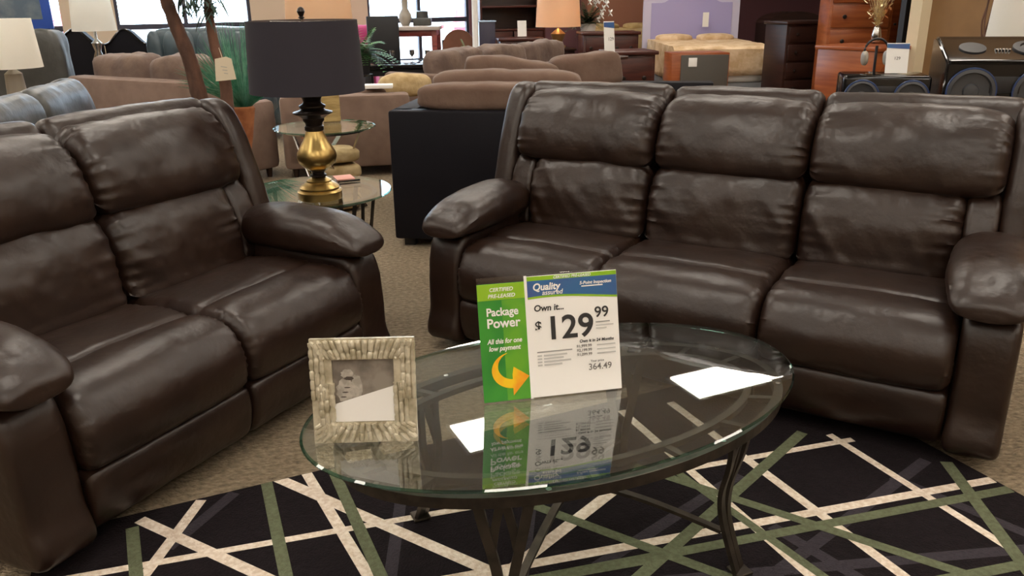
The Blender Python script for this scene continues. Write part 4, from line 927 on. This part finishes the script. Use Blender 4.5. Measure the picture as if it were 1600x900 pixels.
# ------------------------------------------------------------------ beds
def bed(label, c, rz, Wd, Ln, h, headh, mh, mq, arch=True, mpan=None, foot=None, name='bed'):
    """origin centre of foot end; +y towards the headboard"""
    t = thing(name, label, 'bed', (c.x, c.y, 0), rz)
    box('box_spring', (0, Ln/2, .27), (Wd-.04, Ln-.04, .26), mat('grey_ticking', (140, 142, 146), .8), t, .02)
    for sx in (-1, 1): box('side_rail', (sx*(Wd/2+.01), Ln/2, .24), (.03, Ln, .16), mh, t)
    for sx in (-1, 1):
        for y in (.08, Ln-.08): box('leg', (sx*(Wd/2-.04), y, .07), (.07, .07, .14), mh, t)
    soft_o('mattress', (0, Ln/2, .50), (Wd, Ln, .24), M_WHITE, t, p=7, wr=.004)
    bm = bmesh.new(); NX, NY = 30, 30; hw = Wd/2+.02; vs = []
    for j in range(NY+1):
        row = []
        for i in range(NX+1):
            u = -1+2*i/NX; v_ = j/NY*(Ln+.35)-.37; drop = .42
            X_ = u*(hw+drop); x = max(-hw, min(hw, X_)); z = h-max(0, abs(X_)-hw)
            y = v_
            if v_ < -.02: z -= -.02-v_; y = -.02
            w_ = noise.noise(Vector((u*4, v_*5, 1)))
            row.append(bm.verts.new((x+(.03*w_ if abs(X_) > hw else 0)+math.copysign(.02, x)*(h-z), y+(.03*w_ if v_ < -.02 else 0)-(.02 if v_ < -.02 else 0), max(z, .18)+.012*w_)))
        vs.append(row)
    for a2, b3 in zip(vs, vs[1:]):
        for i in range(NX): bm.faces.new((a2[i], a2[i+1], b3[i+1], b3[i]))
    o = link('quilt', bm, mq, t); md = o.modifiers.new('thick', 'SOLIDIFY'); md.thickness = .02
    y = Ln+.03; hw2 = Wd/2+.08
    if arch: prof = [(hw2*(1-2*i/24), headh-.14+.14*math.sin(PI*min(1, max(0, (i/24-.15)/.7)))**1.0) for i in range(25)]
    else: prof = [(hw2, headh), (-hw2, headh)]
    bm = bmesh.new(); prism(bm, [(-hw2, y, .1), (hw2, y, .1)]+[(x, y, z) for x, z in prof], .06, Vector((0, 1, 0))); hd = link('headboard', bm, mh, t, False)
    if mpan:
        bm = bmesh.new(); k = .84; prism(bm, [(-hw2*k, y-.012, .5), (hw2*k, y-.012, .5)]+[(x*k, y-.012, z-.09) for x, z in prof], .015, Vector((0, 1, 0))); link('headboard_panel', bm, mpan, hd, False)
    bm = bmesh.new(); sweep(bm, [(x, y-.01, z) for x, z in prof], .02, seg=8); link('headboard_moulding', bm, mh, hd)
    for s_ in (-1, 1): soft_o('pillow', (s_*Wd*.24, Ln-.25, h+.02), (Wd*.42, .38, .12), mq, t, p=3, seed=s_)
    return t
M_LAV = mat('lavender_gloss', (176, 170, 216), .12, bump=(3, .05, .01)); M_LAVW = mat('lavender_white_gloss', (212, 208, 232), .2)
c0 = at(1140, 80, 10.6)
bed('bed with a beige quilt and an arched lavender headboard', Vector((c0.x-.06, c0.y, 0)), .0, 1.24, 2.05, .84, 1.57, M_LAVW, M_QUILT, True, M_LAV)
P = at(1102, 14, 12.4); card('white tag hanging on the left side of the lavender headboard', 1102, 42, 12.55, .09, .2, .1, 0)
# board leaning at bed's foot
P = at(1096, 83, 9.9); t = thing('nightstand', 'honey pine nightstand with a dark grey back panel in front of the beige quilt', 'nightstand', (P.x, P.y, 0), .06)
box('carcass', (0, .2, P.z/2), (.68, .38, P.z), M_ORANGEWOOD, t, .006); box('back_panel', (.045, -.002, P.z/2), (.56, .02, P.z-.04), mat('slate_board', (78, 74, 68), .6), t, .004)
o = box('price_tag', (-.10, -.018, P.z-.10), (.10, .008, .10), M_WHITE, t, .003); o['label'] = 'small white tag on the dark panel'
c0 = at(985, 60, 13.0)
bed('bed with a tan quilt and a brown panel headboard left of the lavender headboard', Vector((c0.x, c0.y, 0)), .0, 1.1, 1.4, .95, 2.0, M_BROWNWOOD, mat('tan_quilt', (186, 160, 112), .85, var=((160, 134, 88), 9, 4), bump=[(16, .5, .03)]), False, mat('walnut_panel', (136, 88, 66), .4))
P = at(950, 50, 11.0); chest('dark cherry low dresser standing before the tan quilted bed', Vector((P.x, P.y, 0)), .08, .70, .42, P.z, M_CHERRY, 3, 2, name='dresser')
P = at(978, 76, 8.3); chest('dark red cherry nightstand left of the bed with the beige quilt', Vector((P.x+.02, P.y, 0)), .15, .42, .42, P.z-.02, M_CHERRY, 2, name='nightstand')
card('leaning white price card above the brown pillows', 953, 88, 6.9, .10, .27, .5, .1, True)
P = at(953, 92, 6.95); t = thing('display_stand', 'small dark round display stand under the leaning price card', 'stand', (P.x, P.y, 0), .0)
lathe_o('top', [(.15, P.z+.002), (.15, P.z+.02)], M_DARKWOOD, t, seg=24); lathe_o('post', [(.12, 0), (.12, .02), (.02, .03), (.02, P.z+.003)], M_DARKWOOD, t, seg=20)

# ------------------------------------------------------------------ right corner: stereo pieces on a media bench, lamp
P = at(1500, 150, 4.75); bh = .78
t = thing('media_bench', 'black media bench behind the right end of the brown sofa', 'cabinet', (P.x, P.y, 0), -.25)
box('body', (.1, .05, bh/2), (1.7, .5, bh), M_BLACKMAT, t, .01); box('top', (.1, .05, bh-.005), (1.76, .54, .03), M_BLACK, t, .005)
for s_ in range(3): box('door', (-.45+.55*s_, -.21, bh/2), (.5, .02, bh-.12), M_BLACKMAT, t)
BR = RZ(-.25)
def onb(x, y, z=bh+.011): return Vector((P.x, P.y, 0))+BR @ Vector((x, y, 0))+Vector((0, 0, z))
M_SPK = mat('speaker_cone_grey', (64, 66, 70), .35); M_BLUEL = mat('blue_grey_plastic', (46, 62, 100), .25)
def boombox(label, x, y, Wd, hh, dd, flat=False, top=False):
    t = thing('stereo_system', label, 'stereo', onb(x, y), -.25, None)
    bm = bmesh.new()
    if top:
        prism(bm, [(-Wd/2, -dd/2, 0), (-Wd/2, dd/2, 0), (-Wd/2, dd/2, hh+.11), (-Wd/2, dd*.3, hh+.115), (-Wd/2, -dd/2, hh)], Wd, Vector((1, 0, 0))); bmesh.ops.bevel(bm, geom=bm.edges[:], offset=.014, segments=3, affect='EDGES')
    else: bx(bm, (0, 0, hh/2), (Wd, dd, hh), .02, seg=3)
    link('body', bm, M_BLACK, t)
    for s_ in (-1, 1):
        r_ = hh*.40; bm = bmesh.new(); lathe(bm, [(r_, 0), (r_, .016), (r_*.85, .02), (r_*.8, .004), (r_*.35, -.0), (r_*.3, .012), (.002, .016)], (0, 0, 0), 32)
        bmesh.ops.transform(bm, matrix=Matrix.Translation((s_*(Wd/2-r_*1.15), -dd/2, hh*.48)) @ Matrix.Rotation(PI/2, 4, 'X'), verts=bm.verts); k = link('speaker_cone', bm, M_SPK, t)
        bm = bmesh.new(); pts = [Vector((s_*(Wd/2-r_*1.15)+r_*1.02*math.cos(2*PI*i/32), -dd/2-.012, hh*.48+r_*1.02*math.sin(2*PI*i/32))) for i in range(33)]; sweep(bm, pts, .006, seg=6, up=Vector((0, 1, 0)), cap=False); link('trim_ring', bm, M_BLUEL, k)
    box('display', (0, -dd/2-.002, hh*.6), (Wd*.25, .008, hh*.3), M_BLACKMAT, t)
    if top:
        bm = bmesh.new(); lathe(bm, [(.09, 0), (.088, .012), (.055, .016), (.05, .008), (.03, .012), (.002, .014)], (Wd*.24, 0, 0), 32); bmesh.ops.transform(bm, matrix=Matrix.Translation((0, -.03, hh+.056)) @ Matrix.Rotation(math.atan(.115/(dd*.8)), 4, 'X'), verts=bm.verts); link('jog_wheel', bm, M_BLACKMAT, t)
        bm = bmesh.new(); lathe(bm, [(.07, 0), (.068, .010), (.03, .012)], (-Wd*.24, 0, 0), 32); bmesh.ops.transform(bm, matrix=Matrix.Translation((0, -.03, hh+.056)) @ Matrix.Rotation(math.atan(.115/(dd*.8)), 4, 'X'), verts=bm.verts); link('jog_wheel', bm, M_BLACKMAT, t)
        bm = bmesh.new(); 
        for i in range(5): bx(bm, (-.03+.016*i, -.05, hh+.056), (.01, .03, .01), .002)
        link('buttons', bm, M_CHROME, t)
        bm = bmesh.new(); sweep(bm, curve([(-Wd*.47, -dd*.5, hh), (-Wd*.2, -dd*.52, hh+.004), (Wd*.2, -dd*.52, hh+.004), (Wd*.47, -dd*.5, hh)], 8), .008, seg=8); link('front_lip', bm, M_BLACK, t)
    return t
boombox('compact black stereo with round speakers and blue trim below the right price card', -.42, -.02, .46, .22, .30)
boombox('large black stereo console with jog wheels on its sloping top', .16, .0, .60, .30, .40, top=True)
boombox('black stereo speaker box at the right edge behind the sofa', .70, .0, .36, .26, .34)
Pc = onb(-.36, -.04, bh+.235); tt = card('white price card with a blue header on the compact stereo', 0, 0, 5, .12, .165, -.15, .12, True); tt.location = Pc
Pm = onb(-.44, .195, bh+.012); t = thing('headphone_stand', 'white-cupped headphones hanging on a dark stand beside the price card', 'headphones', Pm, 0)
lathe_o('base', [(.05, 0), (.05, .01), (.008, .02), (.008, .36)], M_BLACKMAT, t, seg=20); bm = bmesh.new(); sweep(bm, [(.07*math.cos(PI*i/16), 0, .33+.07*math.sin(PI*i/16)) for i in range(17)], .007, seg=8); link('headband', bm, M_BLACKMAT, t)
for s_ in (-1, 1): soft_o('ear_cup', (s_*.065, 0, .29), (.035, .07, .085), mat('grey_ceramic', (150, 142, 130), .4), t, p=2.4)
P3 = at(1592, 85, 5.9); drum_table('dark round side table under the right ivory-shaded lamp', P3, .80, .28, M_DARKWOOD)
simple_lamp('dark table lamp with a large ivory shade against the brown wall', (P3.x, P3.y, .8005), [(.09, 0), (.09, .02), (.03, .05), (.05, .12), (.06, .20), (.02, .26), (.012, .30)], (.225, .205, .29, .64), M_SHW, M_BRONZE)
P = at(1541, 40, 6.9); t = thing('branch_vase', 'tall dark vase of twisted branches left of the right ivory shade', 'vase', (P.x, P.y, 0), 0)
lathe_o('vase', [(.08, 0), (.10, .1), (.09, .5), (.06, .8), (.07, .9), (.055, .9)], M_BRONZE, t, seg=24); bm = bmesh.new(); rr = random.Random(2)
for i in range(9):
    q = [Vector((0, 0, .8))]; 
    for k in range(5): q.append(q[-1]+Vector((rr.uniform(-.025, .03), rr.uniform(-.03, .03), .14)))
    sweep(bm, curve(q, 4), .007, seg=5)
link('branches', bm, M_BARK, t)

# ------------------------------------------------------------------ at the window, left: poster easel, boxes; outside: parked cars
P = at(20, 10, 9.3); t = thing('framed_poster', 'blue-bordered poster on a stand in front of the left window', 'poster', (P.x, P.y, 0), .25)
box('frame', (0, 0, 1.62), (.72, .03, .86), mat('cobalt_blue', (52, 86, 176), .4), t, .006); box('print', (-.02, -.017, 1.64), (.58, .006, .70), mat('grey_blue_print', (96, 112, 128), .3, var=((130, 142, 150), 5, 4)), t, .001)
for s_ in (-1, 1): box('leg', (s_*.3, .04, .6), (.03, .03, 1.2), M_BLACKMAT, t)
M_CARR = mat('red_car_paint', (206, 44, 58), .25, coat=.5); M_CARP = mat('magenta_car_paint', (220, 60, 130), .3, coat=.5); M_CARB = mat('blue_car_paint', (96, 130, 186), .3, coat=.5)
def car(label, px, Y_, m, rz):
    d_ = at(px, 0, Y_); t = thing('parked_car', label, 'car', (d_.x, d_.y, -.02), rz)
    pr = [(-2.1, .3), (-2.15, .6), (-2.0, .82), (-1.2, .92), (-.6, 1.32), (.6, 1.36), (1.25, .98), (2.0, .9), (2.15, .6), (2.1, .3)]
    bm = bmesh.new(); prism(bm, [(x, -.8, z) for x, z in pr], 1.6, Vector((0, 1, 0))); bmesh.ops.bevel(bm, geom=bm.edges[:], offset=.06, segments=2, affect='EDGES'); link('body', bm, m, t)
    bm = bmesh.new(); prism(bm, [(x, -.815, z) for x, z in ((-1.0, .95), (-.55, 1.25), (.55, 1.28), (1.05, .98))], 1.63, Vector((0, 1, 0))); link('windows', bm, M_BLACK, t, False)
    for sx in (-1.3, 1.3):
        for sy in (-.72, .72):
            bm = bmesh.new(); lathe(bm, [(.30, -.1), (.33, -.08), (.33, .08), (.30, .1)], (0, 0, 0), 24); bmesh.ops.transform(bm, matrix=Matrix.Translation((sx, sy, .33)) @ Matrix.Rotation(PI/2, 4, 'X'), verts=bm.verts); link('wheel', bm, M_BLACKMAT, t)
car('red car parked outside beyond the dining area window', 762, 22, M_CARR, PI/2)
car('red car parked outside beyond the left window', 78, 30, M_CARR, PI/2)
